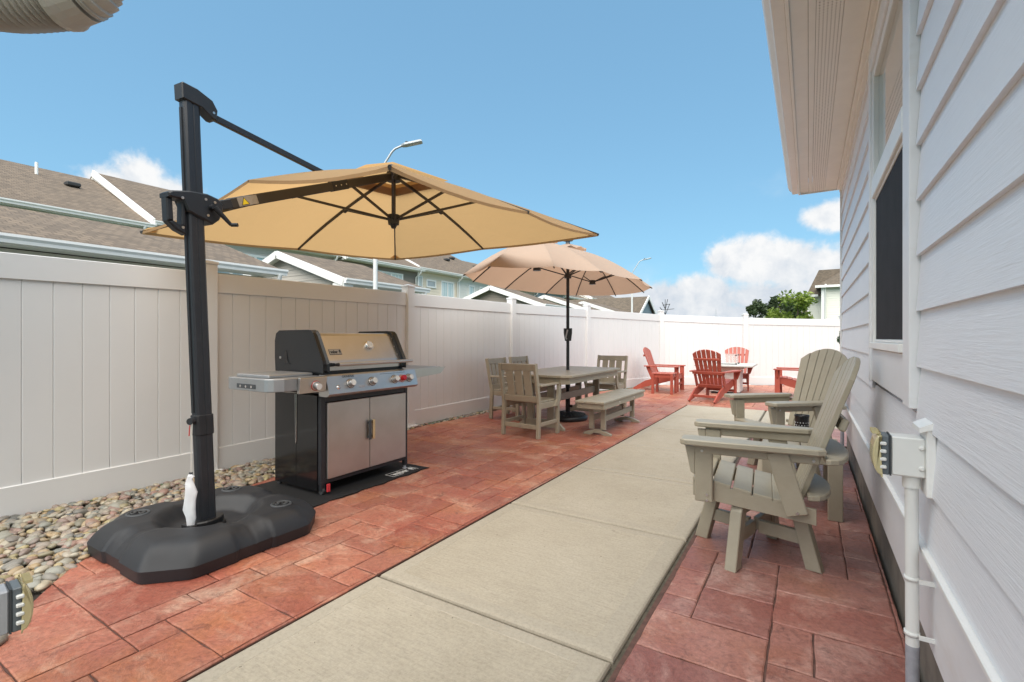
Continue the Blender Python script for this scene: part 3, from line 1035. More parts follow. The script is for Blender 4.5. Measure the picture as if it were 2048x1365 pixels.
def build_house():
    h = empty('clubhouse', (HX, HY1, 0))
    tag(h, 'pale grey lap sided house wall with window and overhanging soffit', 'house')
    ox, oy = HX, HY1

    def P(m, name, mat, parent=h):
        o = m.build(name, mat, parent); return o

    def bx(name, mat, x0, x1, y0, y1, z0, z1, b=0.0, parent=h):
        m = MB(); m.box(((x0 + x1) / 2 - ox, (y0 + y1) / 2 - oy, (z0 + z1) / 2), (x1 - x0, y1 - y0, z1 - z0), None, b)
        return m.build(name, mat, parent)
    bx('foundation_wall', 'foundation', 0.352, 8.0, HY0, HY1 - 0.03, -0.1, 0.40)
    bx('wall', 'house_panel', 0.330, 8.0, HY0, HY1 - 0.012, 0.40, 2.93)
    # smooth skirt panels under the flashing
    for a, b in ((HY0, 0.9), (0.904, 3.33), (3.334, HY1 - 0.06)):
        bx('skirt_panel', 'house_panel', 0.312, 0.329, a, b, 0.285, 0.575, 0.002)
    bx('drip_flashing', 'white_trim', 0.285, 0.329, HY0, HY1 - 0.06, 0.577, 0.592, 0.002)
    bx('corner_trim', 'white_trim', 0.292, 0.40, HY1 - 0.06, HY1, 0.27, 2.91, 0.003)
    # lapped planks
    z = 0.594
    k = 0
    zb = 0.581
    while zb < 2.88:
        z0 = zb if k else 0.594
        z1 = zb + RV + 0.018
        spans = [(HY0, WY0 - 0.14), (WY1 + 0.06, HY1 - 0.062)] if (z1 > 0.985 and z0 < WZ1 + 0.12) else [(HY0, HY1 - 0.062)]
        for (a, b) in spans:
            m = MB()
            xb, xt = HX - 0.005, HX + 0.0100           # bottom kicks out over the plank below
            th = 0.0135
            prof = [(xb, z0), (xb + th, z0), (xt + th, min(z1, 2.91)), (xt, min(z1, 2.91))]
            vs = [(x - ox, a - oy, zz) for x, zz in prof] + [(x - ox, b - oy, zz) for x, zz in prof]
            m.add(vs, [(0, 1, 2, 3)[::-1], (4, 5, 6, 7), (0, 4, 5, 1)[::-1], (1, 5, 6, 2)[::-1], (2, 6, 7, 3)[::-1], (3, 7, 4, 0)[::-1]])
            m.build('siding_plank', 'siding', h)
        zb += RV; k += 1
    # ---- window
    xf = HX - 0.022
    win = bx('window', 'white_trim', xf + 0.012, 0.335, WY0 - 0.002, WY0 + 0.05, WZ0, WZ1, 0.002)
    bx('frame', 'white_trim', xf + 0.012, 0.335, WY1 - 0.05, WY1, WZ0, WZ1, 0.002, win)
    bx('frame', 'white_trim', xf + 0.014, 0.335, WY0 + 0.051, WY1 - 0.051, WZ1 - 0.05, WZ1 - 0.001, 0.002, win)
    bx('sill', 'white_trim', xf - 0.006, 0.335, WY0 + 0.051, WY1 - 0.051, WZ0 + 0.001, WZ0 + 0.035, 0.003, win)
    zm = 2.02
    bx('meeting_rail', 'white_trim', xf + 0.004, 0.330, WY0 + 0.051, WY1 - 0.051, zm - 0.05, zm + 0.05, 0.004, win)
    bx('glass', 'near_glass', 0.318, 0.326, WY0 + 0.052, WY1 - 0.052, zm + 0.051, WZ1 - 0.052, 0, win)
    bx('insect_screen', 'insect_screen', 0.306, 0.314, WY0 + 0.064, WY1 - 0.064, WZ0 + 0.05, zm - 0.064, 0, win)
    for (a, b, c, d) in ((WY0 + 0.051, WY0 + 0.064, WZ0 + 0.036, zm - 0.051), (WY1 - 0.064, WY1 - 0.051, WZ0 + 0.036, zm - 0.051), (WY0 + 0.065, WY1 - 0.065, WZ0 + 0.036, WZ0 + 0.049), (WY0 + 0.065, WY1 - 0.065, zm - 0.063, zm - 0.051)):
        bx('screen_frame', 'white_trim', 0.301, 0.318, a, b, c, d, 0.002, win)
    # casing
    bx('casing', 'house_panel', xf, 0.329, WY0 - 0.135, WY0 - 0.003, 0.985, WZ1 + 0.11, 0.003)
    bx('casing', 'house_panel', xf, 0.329, WY1 + 0.001, WY1 + 0.055, 0.985, WZ1 + 0.11, 0.003)
    bx('casing', 'house_panel', xf + 0.002, 0.329, WY0 - 0.002, WY1, WZ1 + 0.001, WZ1 + 0.11, 0.003)
    bx('apron', 'house_panel', xf + 0.010, 0.329, WY0 - 0.002, WY1, 0.99, WZ0 - 0.001, 0.003)
    # ---- eave: soffit strips, fascia, gutter, roof
    EX, EZ = -0.085, 2.905
    ye = HY1 + 0.10
    strips = [(-0.085, -0.005, 'soffit_plain'), (-0.003, 0.030, 'soffit_plain'), (0.032, 0.150, 'soffit_vent'), (0.152, 0.262, 'soffit_plain')]
    for i, (a, b, mt) in enumerate(strips):
        bx('soffit_strip', mt, a, b, HY0, ye - 0.01, EZ + (0.006 if i == 0 else 0), EZ + 0.02)
    bx('frieze_trim', 'soffit_plain', 0.264, 0.31, HY0, HY1 + 0.01, EZ - 0.035, EZ + 0.02, 0.004)
    bx('frieze_trim', 'soffit_plain', 0.286, 0.312, HY0, HY1 + 0.005, EZ - 0.062, EZ - 0.036, 0.003)
    bx('fascia', 'soffit_plain', -0.105, -0.086, HY0, ye, EZ - 0.012, EZ + 0.16, 0.002)
    gut = [(-0.107, 0.03), (-0.165, 0.03), (-0.172, 0.055), (-0.20, 0.085), (-0.212, 0.12), (-0.212, 0.145), (-0.207, 0.145), (-0.205, 0.122), (-0.194, 0.09), (-0.165, 0.06), (-0.160, 0.037), (-0.107, 0.037)]
    m = MB()
    vs = [(x - ox, HY0 - oy, EZ - 0.03 + z) for x, z in gut] + [(x - ox, ye - 0.02 - oy, EZ - 0.03 + z) for x, z in gut]
    n = len(gut)
    m.add(vs, [tuple(range(n))[::-1], tuple(range(n, 2 * n))] + [(i, (i + 1) % n, n + (i + 1) % n, n + i) for i in range(n)])
    m.build('gutter', 'white_trim', h)
    bx('end_fascia', 'soffit_plain', -0.084, 0.33, ye - 0.009, ye, EZ - 0.012, EZ + 0.12, 0.002)
    m = MB()
    rx, rz_ = 4.2, 5.3
    for sgn in (1,):
        pr = [(-0.14, EZ + 0.155), (rx, rz_), (8.6, EZ + 0.155), (8.6, EZ + 0.105), (rx, rz_ - 0.05), (-0.14, EZ + 0.105)]
        vs = [(x - ox, HY0 - oy, z) for x, z in pr] + [(x - ox, ye + 0.02 - oy, z) for x, z in pr]
        n = 6
        m.add(vs, [tuple(range(n)), tuple(range(n, 2 * n))[::-1]] + [(i, (i + 1) % n, n + (i + 1) % n, n + i)[::-1] for i in range(n)])
    m.build('roof', 'shingle', h)
    m = MB()
    m.add([(0.33 - ox, -0.014, 2.931), (8 - ox, -0.014, 2.931), (rx - ox, -0.014, 5.2), (0.33 - ox, -0.10, 2.931), (8 - ox, -0.10, 2.931), (rx - ox, -0.10, 5.2)], [(0, 1, 2)[::-1], (3, 4, 5), (0, 3, 4, 1), (1, 4, 5, 2), (2, 5, 3, 0)])
    m.build('gable_wall', 'lap_pale', h)
    return h


build_house()

# ------------------------------------------------------------------ neighbouring houses beyond the fence


def roof_slab(m, x0, z0, x1, z1, y0, y1, ox, oy, th=0.10):
    """sloping slab between eave (x0,z0) and ridge (x1,z1)"""
    vs = []
    for y in (y0, y1):
        vs += [(x0 - ox, y - oy, z0), (x1 - ox, y - oy, z1), (x1 - ox, y - oy, z1 - th), (x0 - ox, y - oy, z0 - th)]
    fs = [(0, 1, 2, 3), (4, 5, 6, 7)[::-1], (0, 4, 5, 1), (1, 5, 6, 2), (2, 6, 7, 3), (3, 7, 4, 0)]
    if x0 > x1: fs = [f[::-1] for f in fs]
    m.add(vs, fs)


def add_gutter(parent, x, z, y0, y1, ox, oy):
    m = MB()
    pr = [(0, 0), (0.085, 0.0), (0.095, 0.05), (0.125, 0.09), (0.125, 0.13), (0, 0.13)]
    vs = [(x + a - ox, y0 - oy, z + b) for a, b in pr] + [(x + a - ox, y1 - oy, z + b) for a, b in pr]
    n = 6
    m.add(vs, [tuple(range(n)), tuple(range(n, 2 * n))[::-1]] + [(i, (i + 1) % n, n + (i + 1) % n, n + i)[::-1] for i in range(n)])
    return m.build('gutter', 'white_trim', parent)


def add_window(parent, x, y0, y1, z0, z1, ox, oy, mull=1, bars=True, mat='window_blind'):
    fw = 0.09
    m = MB()
    cy, cz = (y0 + y1) / 2 - oy, (z0 + z1) / 2
    m.box((x + 0.03 - ox, cy, z0 + fw / 2), (0.07, y1 - y0, fw)); m.box((x + 0.03 - ox, cy, z1 - fw / 2), (0.07, y1 - y0, fw))
    m.box((x + 0.029 - ox, y0 + fw / 2 - oy, cz), (0.07, fw, z1 - z0 - 2 * fw)); m.box((x + 0.029 - ox, y1 - fw / 2 - oy, cz), (0.07, fw, z1 - z0 - 2 * fw))
    w = (y1 - y0) / mull
    for k in range(1, mull): m.box((x + 0.028 - ox, y0 + k * w - oy, cz), (0.07, 0.10, z1 - z0 - 2 * fw))
    f = m.build('window', 'white_trim', parent)
    for k in range(mull):
        a, b = y0 + k * w + 0.05, y0 + (k + 1) * w - 0.05
        if z1 - z0 > 0.9:
            for (c, d) in ((z0 + fw, cz - 0.02), (cz + 0.02, z1 - fw)):
                g = MB(); g.box((x + 0.012 - ox, (a + b) / 2 - oy, (c + d) / 2), (0.02, b - a, d - c)); g.build('pane', mat if c > cz else 'window_glass', f)
            g = MB(); g.box((x + 0.03 - ox, (a + b) / 2 - oy, cz), (0.05, b - a, 0.06)); g.build('sash_bar', 'white_trim', f)
        else:
            g = MB(); g.box((x + 0.012 - ox, (a + b) / 2 - oy, cz), (0.02, b - a, z1 - z0 - 2 * fw)); g.build('pane', 'window_glass', f)
        if bars:
            nb = 2
            g = MB()
            for q in range(1, nb + 1): g.box((x + 0.026 - ox, a + (b - a) * q / (nb + 1) - oy, (cz + z1) / 2), (0.012, 0.022, (z1 - z0) / 2 - 0.12))
            g.build('glazing_bar', 'white_trim', f)
    return f


def townhouse(label, y0, y1, col, windows, xf=-20.0, eave=5.3, rise=2.5, step=0.0, rake=True, vents=()):
    h = empty('townhouse', (xf, y0, 0)); ox, oy = xf, y0
    tag(h, label, 'townhouse', 'row of townhouses beyond the fence')
    xr = xf - 5.0 - step
    m = MB(); m.box((-5 - step / 2, (y1 - y0) / 2, eave / 2), (10.0, y1 - y0 - 0.01, eave)); m.build('wall', 'lap_' + col, h)
    m = MB()
    roof_slab(m, xf + 0.45, eave - 0.08, xr, eave + rise, y0, y1, ox, oy)
    roof_slab(m, xr - 5.45, eave - 0.08, xr, eave + rise, y0, y1, ox, oy)
    m.build('roof', 'shingle', h)
    m = MB(); m.box((0.22, (y1 - y0) / 2, eave - 0.20), (0.44, y1 - y0, 0.05)); m.box((0.43, (y1 - y0) / 2, eave - 0.15), (0.025, y1 - y0, 0.16)); m.build('fascia', 'white_trim', h)
    add_gutter(h, xf + 0.45, eave - 0.20, y0 - 0.02, y1 + 0.02, ox, oy)
    if rake:
        m = MB()
        sl = (rise + 0.08) / (xf + 0.45 - xr)
        m.beam((0.47, -0.03, eave - 0.13), (xr - ox, -0.03, eave + rise - 0.05), 0.06, 0.26)
        m.build('rake_trim', 'white_trim', h)
        m = MB(); m.add([(0.02, -0.002, 0), (-10 - step, -0.002, 0), (-10 - step, -0.002, eave), (xr - ox, -0.002, eave + rise - 0.1), (0.02, -0.002, eave)], [(0, 1, 2, 3, 4)]); m.build('gable_wall', 'lap_' + col, h)
    m = MB(); m.box((0.04, (y1 - y0) - 0.06, eave / 2), (0.06, 0.11, eave - 0.25)); m.build('corner_trim', 'white_trim', h)
    m = MB(); m.tube([(0.50, y1 - y0 - 0.3, eave - 0.2), (0.48, y1 - y0 - 0.3, eave - 0.32), (0.10, y1 - y0 - 0.3, eave - 0.55), (0.10, y1 - y0 - 0.3, 0.2)], 0.045, 6); m.build('downspout', 'white_trim', h)
    for w in windows: add_window(h, xf, *w[:4], ox, oy, *(w[4:]))
    sl = (rise + 0.08) / (xf + 0.45 - xr)
    for (vy, f, kind) in vents:
        x = xf + 0.45 + (xr - xf - 0.45) * f; z = eave - 0.08 + (xf + 0.45 - x) * sl
        m = MB()
        if kind == 'pipe': m.cyl((x - ox, vy - oy, z - 0.05), (x - ox, vy - oy, z + 0.42), 0.05, n=8); m.build('vent_pipe', 'white_trim', h)
        elif kind == 'dark': m.cyl((x - ox, vy - oy, z - 0.05), (x - ox, vy - oy, z + 0.5), 0.04, n=8); m.build('vent_pipe', 'roof_vent', h)
        else: m.box((x - ox, vy - oy, z + 0.07), (0.34, 0.42, 0.16), None, 0.05); m.build('roof_vent', 'roof_vent', h)
    return h


townhouse('dark green townhouse with brown shingle roof at far left', -14, 7.75, 'green',
          [(-3.0, -0.6, 3.2, 4.95, 2), (2.0, 3.9, 3.2, 4.98, 2), (5.2, 7.2, 3.2, 4.95, 2)], eave=5.28, rise=2.45, rake=False,
          vents=((3.55, 0.62, 'box'), (5.75, 0.78, 'pipe'), (6.5, 0.62, 'box')))
townhouse('light grey townhouse with triple white window behind the large umbrella', 7.75, 15.7, 'grey',
          [(9.6, 12.6, 3.25, 4.75, 3), (14.0, 15.0, 3.3, 4.7, 1)], eave=5.42, rise=2.62, vents=((9.5, 0.55, 'pipe'),))
townhouse('charcoal townhouse with a wide window header above the garage roof', 15.7, 21.2, 'dark',
          [(17.2, 19.9, 3.35, 4.85, 3)], xf=-19.6, eave=5.32, rise=2.5, vents=((18.5, 0.6, 'box'),))
townhouse('beige townhouse with small transom and double window', 21.2, 25.6, 'beige',
          [(21.45, 21.95, 3.6, 5.0, 1), (22.3, 23.2, 4.35, 4.85, 1, False), (23.7, 25.0, 2.9, 4.9, 2)], eave=5.5, rise=2.6,
          vents=((22.2, 0.9, 'dark'), (22.6, 0.55, 'box'), (24.2, 0.75, 'pipe'), (24.6, 0.6, 'box')))
townhouse('pale blue townhouse with two narrow windows', 25.6, 30.6, 'blue',
          [(26.6, 27.3, 2.9, 4.9, 1), (27.9, 28.6, 3.0, 4.9, 1)], eave=5.5, rise=2.6, rake=False, vents=((26.3, 0.8, 'dark'), (27.4, 0.55, 'box'), (29, 0.7, 'box')))
townhouse('cream townhouse showing only its roof above the dark garage', 30.6, 36, 'cream', [(32, 33.4, 3, 4.8, 2)], eave=5.3, rise=2.5, vents=((32, 0.7, 'box'),))
townhouse('steel blue townhouse sixth along the row behind the dining umbrella', 36, 41, 'steelblue', [(37, 38.5, 3, 4.8, 2)], xf=-19.7, eave=5.45, rise=2.6, vents=((38, 0.8, 'dark'),))
townhouse('taupe townhouse seventh along the row behind the dining umbrella', 41, 47, 'taupe', [(43, 44.5, 3, 4.8, 2)], eave=5.3, rise=2.5, vents=((44, 0.8, 'dark'), (45, 0.6, 'box')))
townhouse('pale townhouse at the far end of the row', 47, 60, 'pale', [(49, 50.5, 3, 4.8, 2)], xf=-19.7, eave=5.5, rise=2.6, vents=((49, 0.8, 'dark'), (51, 0.8, 'dark'), (53, 0.8, 'box')))


def garage(label, y0, y1, col, eave=2.75, xe=-10.0, xr=-12.85, ridge=3.70):
    h = empty('garage', (xe, y0, 0)); ox, oy = xe, y0
    tag(h, label, 'garage', 'row of garages behind the fence')
    L = y1 - y0
    wx = xe - 0.42
    xb = 2 * xr - xe                       # back eave
    m = MB(); m.box(((wx + xb + 0.42) / 2 - ox, L / 2 + 0.02, eave / 2 - 0.08), (wx - xb - 0.42, L - 0.5, eave - 0.16)); m.build('wall', 'lap_' + col, h)
    m = MB()
    roof_slab(m, xe, eave, xr, ridge, y0, y1, ox, oy, 0.07); roof_slab(m, xb, eave, xr, ridge, y0, y1, ox, oy, 0.07)
    m.build('roof', 'shingle', h)
    # gable of separate lap boards, set back under the rake
    zb = eave - 0.62
    gy = 0.27
    sl = (ridge - eave) / (xe - xr)
    while zb < ridge - 0.1:
        def half(z): return min((ridge - 0.08 - z) / sl, xe - 0.42 - xr)
        a0, a1 = half(zb), max(half(zb + 0.17), 0.02)
        m = MB()
        vs = []
        for yy0, yy1 in ((gy - 0.012, gy), ):
            c = xr - ox
            vs = [(c - a0, gy - 0.016, zb), (c + a0, gy - 0.016, zb), (c + a1, gy - 0.003, zb + 0.17), (c - a1, gy - 0.003, zb + 0.17),
                  (c - a0, gy + 0.05, zb), (c + a0, gy + 0.05, zb), (c + a1, gy + 0.05, zb + 0.17), (c - a1, gy + 0.05, zb + 0.17)]
        m.add(vs, [(0, 1, 2, 3), (4, 5, 6, 7)[::-1], (0, 4, 5, 1), (1, 5, 6, 2), (2, 6, 7, 3), (3, 7, 4, 0)])
        m.build('lap_board', 'lap_' + col, h)
        zb += 0.172
    # rakes and returns
    for sx, xx in ((1, xe), (-1, xb)):
        m = MB()
        m.beam((xx - ox, -0.015, eave - 0.10), (xr - ox, -0.015, ridge - 0.10), 0.05, 0.20); m.build('rake_trim', 'white_trim', h)
        m = MB(); m.box((xx - ox - sx * 0.20, 0.13, eave - 0.21), (0.42, 0.30, 0.20)); m.build('eave_return', 'white_trim', h)
        m = MB(); m.beam((xx - ox - sx * 0.1, 0.12, eave - 0.115), (xr - ox, 0.12, ridge - 0.115), 0.24, 0.02); m.build('rake_soffit', 'white_trim', h)
    m = MB(); m.box((wx - ox - 0.04, 0.23, eave / 2 - 0.15), (0.12, 0.11, eave - 0.34)); m.build('corner_trim', 'white_trim', h)
    m = MB(); m.box((wx - ox + 0.22, L / 2 + 0.15, eave - 0.13), (0.42, L - 0.31, 0.03)); m.box((xe - ox + 0.008, L / 2, eave - 0.085), (0.022, L - 0.01, 0.13)); m.build('fascia', 'white_trim', h)
    add_gutter(h, xe + 0.02, eave - 0.14, y0 - 0.03, y1 + 0.06, ox, oy)
    m = MB(); m.tube([(0.08, L - 0.1, eave - 0.12), (0.05, L - 0.1, eave - 0.25), (-0.30, L - 0.1, eave - 0.48), (-0.36, L - 0.1, eave - 0.6), (-0.36, L - 0.1, 0.1)], 0.05, 8); m.build('downspout', 'white_trim', h)
    return h


garage('long low garage with brown roof and cream walls behind near fence', -6, 6.42, 'cream')
garage('grey garage gable between large umbrella and fence post', 8.1, 11.15, 'grey')
garage('dark taupe garage gable left of the dining umbrella pole', 18.8, 21.0, 'taupe', ridge=3.72)
garage('cream garage gable just right of the dining umbrella pole', 24.3, 26.4, 'cream')
garage('pale blue garage gable right of the cream garage', 29.8, 33.5, 'blue')


def far_house():
    h = empty('house', (-13.86, 34.6, 0)); ox, oy = -12, 44
    tag(h, 'blue grey gabled house at the end of the alley behind streetlamp', 'house')
    m = MB(); m.box((0, 3, 1.5), (6.0, 5.0, 3.0)); m.build('wall', 'lap_slate', h)
    m = MB()
    for y, s in ((0, 1), (6, -1)):
        vs = [(-4.5, 0.2 if s > 0 else 5.8, 2.7), (3.2, 0.2 if s > 0 else 5.8, 2.7), (3.2, 3, 4.5), (-4.5, 3, 4.5)]
        vs += [(a, b, c - 0.1) for a, b, c in vs]
        m.add(vs, [(0, 1, 2, 3), (4, 5, 6, 7)[::-1], (0, 4, 5, 1), (1, 5, 6, 2), (2, 6, 7, 3), (3, 7, 4, 0)])
    m.build('roof', 'shingle_far', h)
    m = MB(); m.add([(3.01, 0.5, 2.6), (3.01, 5.5, 2.6), (3.01, 3, 4.4), (2.9, 0.5, 2.6), (2.9, 5.5, 2.6), (2.9, 3, 4.4)], [(0, 1, 2), (3, 5, 4), (0, 2, 5, 3), (1, 4, 5, 2)]); m.build('gable_wall', 'lap_slate', h)
    for s in (0.1, 5.9):
        m = MB(); m.beam((3.22, s, 2.62), (3.22, 3, 4.45), 0.06, 0.22, up=(0, 0, 1)); m.build('rake_trim', 'white_trim', h)


far_house()


def right_house():
    h = empty('house', (-0.2, 45, 0)); ox, oy = 0, 0
    tag(h, 'pale grey green two storey house beyond the far fence', 'house')
    # front block and a set-back wing to its left
    m = MB(); m.box((4.6, 4.5, 2.65), (7.0, 9.0, 5.3)); m.build('wall', 'lap_pale', h)
    m = MB(); m.box((0.62, 5.6, 2.4), (0.95, 7.0, 4.8)); m.build('wing_wall', 'lap_pale', h)
    m = MB(); m.box((0.16, 2.06, 2.4), (0.14, 0.14, 4.8)); m.box((1.12, -0.02, 2.7), (0.2, 0.2, 5.4)); m.build('corner_trim', 'white_trim', h)

    def hip(m, x0, y0, x1, y1, z0, z1, i):
        vs = [(x0, y0, z0), (x1, y0, z0), (x1, y1, z0), (x0, y1, z0), (x0 + i, y0 + i, z1), (x1 - i, y0 + i, z1), (x1 - i, y1 - i, z1), (x0 + i, y1 - i, z1)]
        m.add(vs, [(0, 1, 5, 4), (1, 2, 6, 5), (2, 3, 7, 6), (3, 0, 4, 7), (4, 5, 6, 7), (0, 3, 2, 1)])
    m = MB(); hip(m, 0.7, -0.4, 8.6, 9.4, 5.30, 6.95, 2.2); hip(m, 0.0, 1.6, 5.0, 9.5, 4.75, 6.9, 0.9); m.build('roof', 'shingle_far', h)
    m = MB(); m.box((4.6, -0.42, 5.27), (8.0, 0.08, 0.18)); m.box((0.40, 1.58, 4.72), (0.85, 0.08, 0.18)); m.build('fascia', 'white_trim', h)
    win = MB()
    for z in (3.2, 4.95): win.box((4.1, -0.03, z), (1.3, 0.08, 0.12))
    for x in (3.5, 4.7): win.box((x, -0.032, 4.07), (0.12, 0.08, 1.64))
    win.box((4.1, -0.028, 4.07), (1.1, 0.06, 0.08))
    w = win.build('window', 'white_trim', h)
    m = MB(); m.box((4.1, -0.012, 4.07), (1.1, 0.02, 1.6)); m.build('pane', 'window_glass', w)
    m = MB(); m.tube([(1.3, -0.45, 5.4), (1.28, -0.15, 5.1), (1.28, -0.15, 0.1)], 0.06, 6); m.build('downspout', 'white_trim', h)


right_house()


def brown_house():
    h = empty('house', (-0.9, 70, 0))
    tag(h, 'distant brown roofed house half hidden by bright green tree', 'house')
    m = MB(); m.box((0, 3, 2.2), (3.4, 5, 4.4)); m.build('wall', 'lap_slate', h)
    m = MB()
    vs = [(-2.0, 0, 4.3), (2.0, 0, 4.3), (2.0, 3, 6.5), (-2.0, 3, 6.5), (2.0, 6, 4.3), (-2.0, 6, 4.3)]
    m.add(vs, [(0, 1, 2, 3), (3, 2, 4, 5), (0, 3, 5), (1, 4, 2), (0, 5, 4, 1)]); m.build('roof', 'shingle_far', h)
    m = MB(); m.beam((-0.2, -0.05, 4.4), (1.6, -0.05, 5.6), 0.1, 0.22); m.build('rake_trim', 'white_trim', h)


brown_house()


# ------------------------------------------------------------------ street lamps
def street_lamp(x, y, label, H=5.15):
    o = empty('street_lamp', (x, y, 0), 0)
    tag(o, label, 'street lamp', 'street lamps along the alley')
    m = MB(); m.cyl((0, 0, -0.1), (0, 0, H), 0.065, 0.048, 12); m.build('pole', 'lamp_pole', o)
    m = MB(); m.cyl((0, 0, -0.1), (0, 0, 0.25), 0.16, 0.12, 12); m.build('base', 'lamp_pole', o)
    dx, dy = 0.85, 0.52
    a = MB(); a.tube([(0, 0, H - 0.05), (0.02 * dx, 0.02 * dy, H + 0.15), (0.42 * dx, 0.42 * dy, H + 0.78), (0.50 * dx, 0.50 * dy, H + 0.86), (0.66 * dx, 0.66 * dy, H + 0.93)], 0.027, 8); a.build('arm', 'galvanised', o)
    M = T(0.66 * dx, 0.66 * dy, H + 0.93) @ RZ(math.atan2(dy, dx)) @ RY(R(-12)) @ Matrix.Scale(0.82, 4)
    m = MB(); m.prism([(0, -0.05), (0.12, -0.11), (0.60, -0.12), (0.66, -0.09), (0.66, 0.09), (0.60, 0.12), (0.12, 0.11), (0, 0.05)], -0.03, 0.04, M, 0.012); hd = m.build('lamp_head', 'galvanised', o)
    m = MB(); m.box((0.46, 0, -0.032), (0.22, 0.17, 0.012), M); m.build('lens', 'window_glass', hd)
    m = MB(); m.cyl(M @ Vector((0.18, 0, 0.04)), M @ Vector((0.18, 0, 0.10)), 0.035, n=8); m.build('photocell', 'roof_vent', hd)


street_lamp(-9.33, 8.52, 'near white street lamp rising behind the large tan umbrella')
street_lamp(-9.35, 29.3, 'distant street lamp rising behind the dining umbrella')


# ------------------------------------------------------------------ vegetation
def tree(name, label, x, y, H, spread, trunk, mat, n, leafsize, seed, blobs=14, cat='tree', group=None, base_frac=0.25):
    r = random.Random(seed)
    o = empty(name, (x, y, 0)); tag(o, label, cat, group)
    m = MB()
    m.tube([(0, 0, -0.15), (0.02, 0.01, H * 0.3), (r.uniform(-.1, .1), r.uniform(-.1, .1), H * 0.62), (r.uniform(-.2, .2), r.uniform(-.2, .2), H * 0.9)], [trunk, trunk * 0.8, trunk * 0.5, trunk * 0.15], 8)
    cl = []
    for k in range(blobs):
        z = H * r.uniform(base_frac, 0.97)
        f = 1.0 - max(0, (z / H - 0.55)) * 1.5
        a = r.uniform(0, 2 * math.pi); rad = spread * f * math.sqrt(r.random()) * 0.85
        c = Vector((rad * math.cos(a), rad * math.sin(a), z)); cl.append((c, spread * r.uniform(0.22, 0.42)))
        s = Vector((0, 0, max(H * 0.15, z - rad * 0.8)))
        m.tube([s, (s + c) / 2 + Vector((0, 0, 0.08 * H)), c], [trunk * 0.32, trunk * 0.2, trunk * 0.08], 5)
    m.build('trunk', 'bark', o)
    vs, fs, rn = [], [], []
    for k in range(n):
        c, rr = r.choice(cl)
        d = Vector((r.gauss(0, 1), r.gauss(0, 1), r.gauss(0, 0.75))).normalized() * rr * (r.random() ** 0.4)
        p = c + d
        u = Vector((r.gauss(0, 1), r.gauss(0, 1), r.gauss(0, 0.6))).normalized()
        w = u.orthogonal().normalized(); w = (w * math.cos(r.uniform(0, 6)) + u.cross(w) * math.sin(r.uniform(0, 6))).normalized()
        s = leafsize * r.uniform(0.6, 1.3)
        b = len(vs)
        vs += [p - u * s, p + w * s * 0.42, p + u * s, p - w * s * 0.42]
        fs.append((b, b + 1, b + 2, b + 3)); rn.append(r.random())
    mm = MB(); mm.add(vs, fs)
    ob = mm.build('crown', mat, o)
    at = ob.data.attributes.new('rnd', 'FLOAT', 'FACE'); at.data.foreach_set('value', rn)
    return o


tree('pine_tree', 'leftmost dark pine above the far white fence', -2.98, 35.5, 3.67, 1.0, 0.09, 'leaf_dark', 2600, 0.11, 1, 13, group='dark trees beyond the far fence', base_frac=0.3)
tree('pine_tree', 'second dark pine above the far fence, lower than its neighbours', -2.40, 36.5, 3.55, 0.95, 0.09, 'leaf_dark', 2200, 0.11, 2, 12, group='dark trees beyond the far fence', base_frac=0.3)
tree('oak_tree', 'tallest dark tree left of the bright green tree', -1.50, 36.0, 3.9, 1.35, 0.11, 'leaf_dark', 4200, 0.12, 3, 16, group='dark trees beyond the far fence', base_frac=0.25)
tree('maple_tree', 'bright yellow green tree in front of the grey green house', -0.50, 31.5, 3.75, 1.45, 0.07, 'leaf_bright', 2600, 0.12, 4, 15, base_frac=0.3)
tree('maple_tree', 'low bright green bushy tree between dark trees and bright tree', -1.60, 31.5, 2.85, 0.95, 0.06, 'leaf_bright', 2600, 0.11, 6, 11, base_frac=0.3)
tree('shrub', 'green leafy shrub by the house corner at the far fence', 0.77, 13.9, 1.47, 0.34, 0.03, 'leaf_shrub', 5200, 0.035, 5, 22, cat='shrub', base_frac=0.12)
# bare mast above the fence
m = MB(); m.cyl((0, 0, -0.1), (0, 0, 4.6), 0.04, 0.02, 6)
o = m.build('mast', 'galvanised'); o.location = (-9.2, 60, 0); tag(o, 'thin grey mast rising above the far fence', 'mast')
o = empty('power_mast', (-12.5, 50, 0)); tag(o, 'dark roof aerial right of the blue grey gabled house', 'aerial')
m = MB(); m.cyl((0, 0, -0.1), (0, 0, 5.2), 0.05, 0.03, 6); m.build('pole', 'roof_vent', o)
for zz, l in ((4.1, 0.9), (4.6, 0.5)):
    m = MB(); m.beam((-l / 2, 0, zz), (l, 0, zz + 0.1), 0.05, 0.05); m.beam((0, 0, zz - 0.5), (l * 0.5, 0, zz + 0.6), 0.05, 0.05); m.beam((0, 0, zz - 0.4), (-l * 0.6, 0, zz + 0.3), 0.06, 0.06); m.build('aerial_rod', 'roof_vent', o)


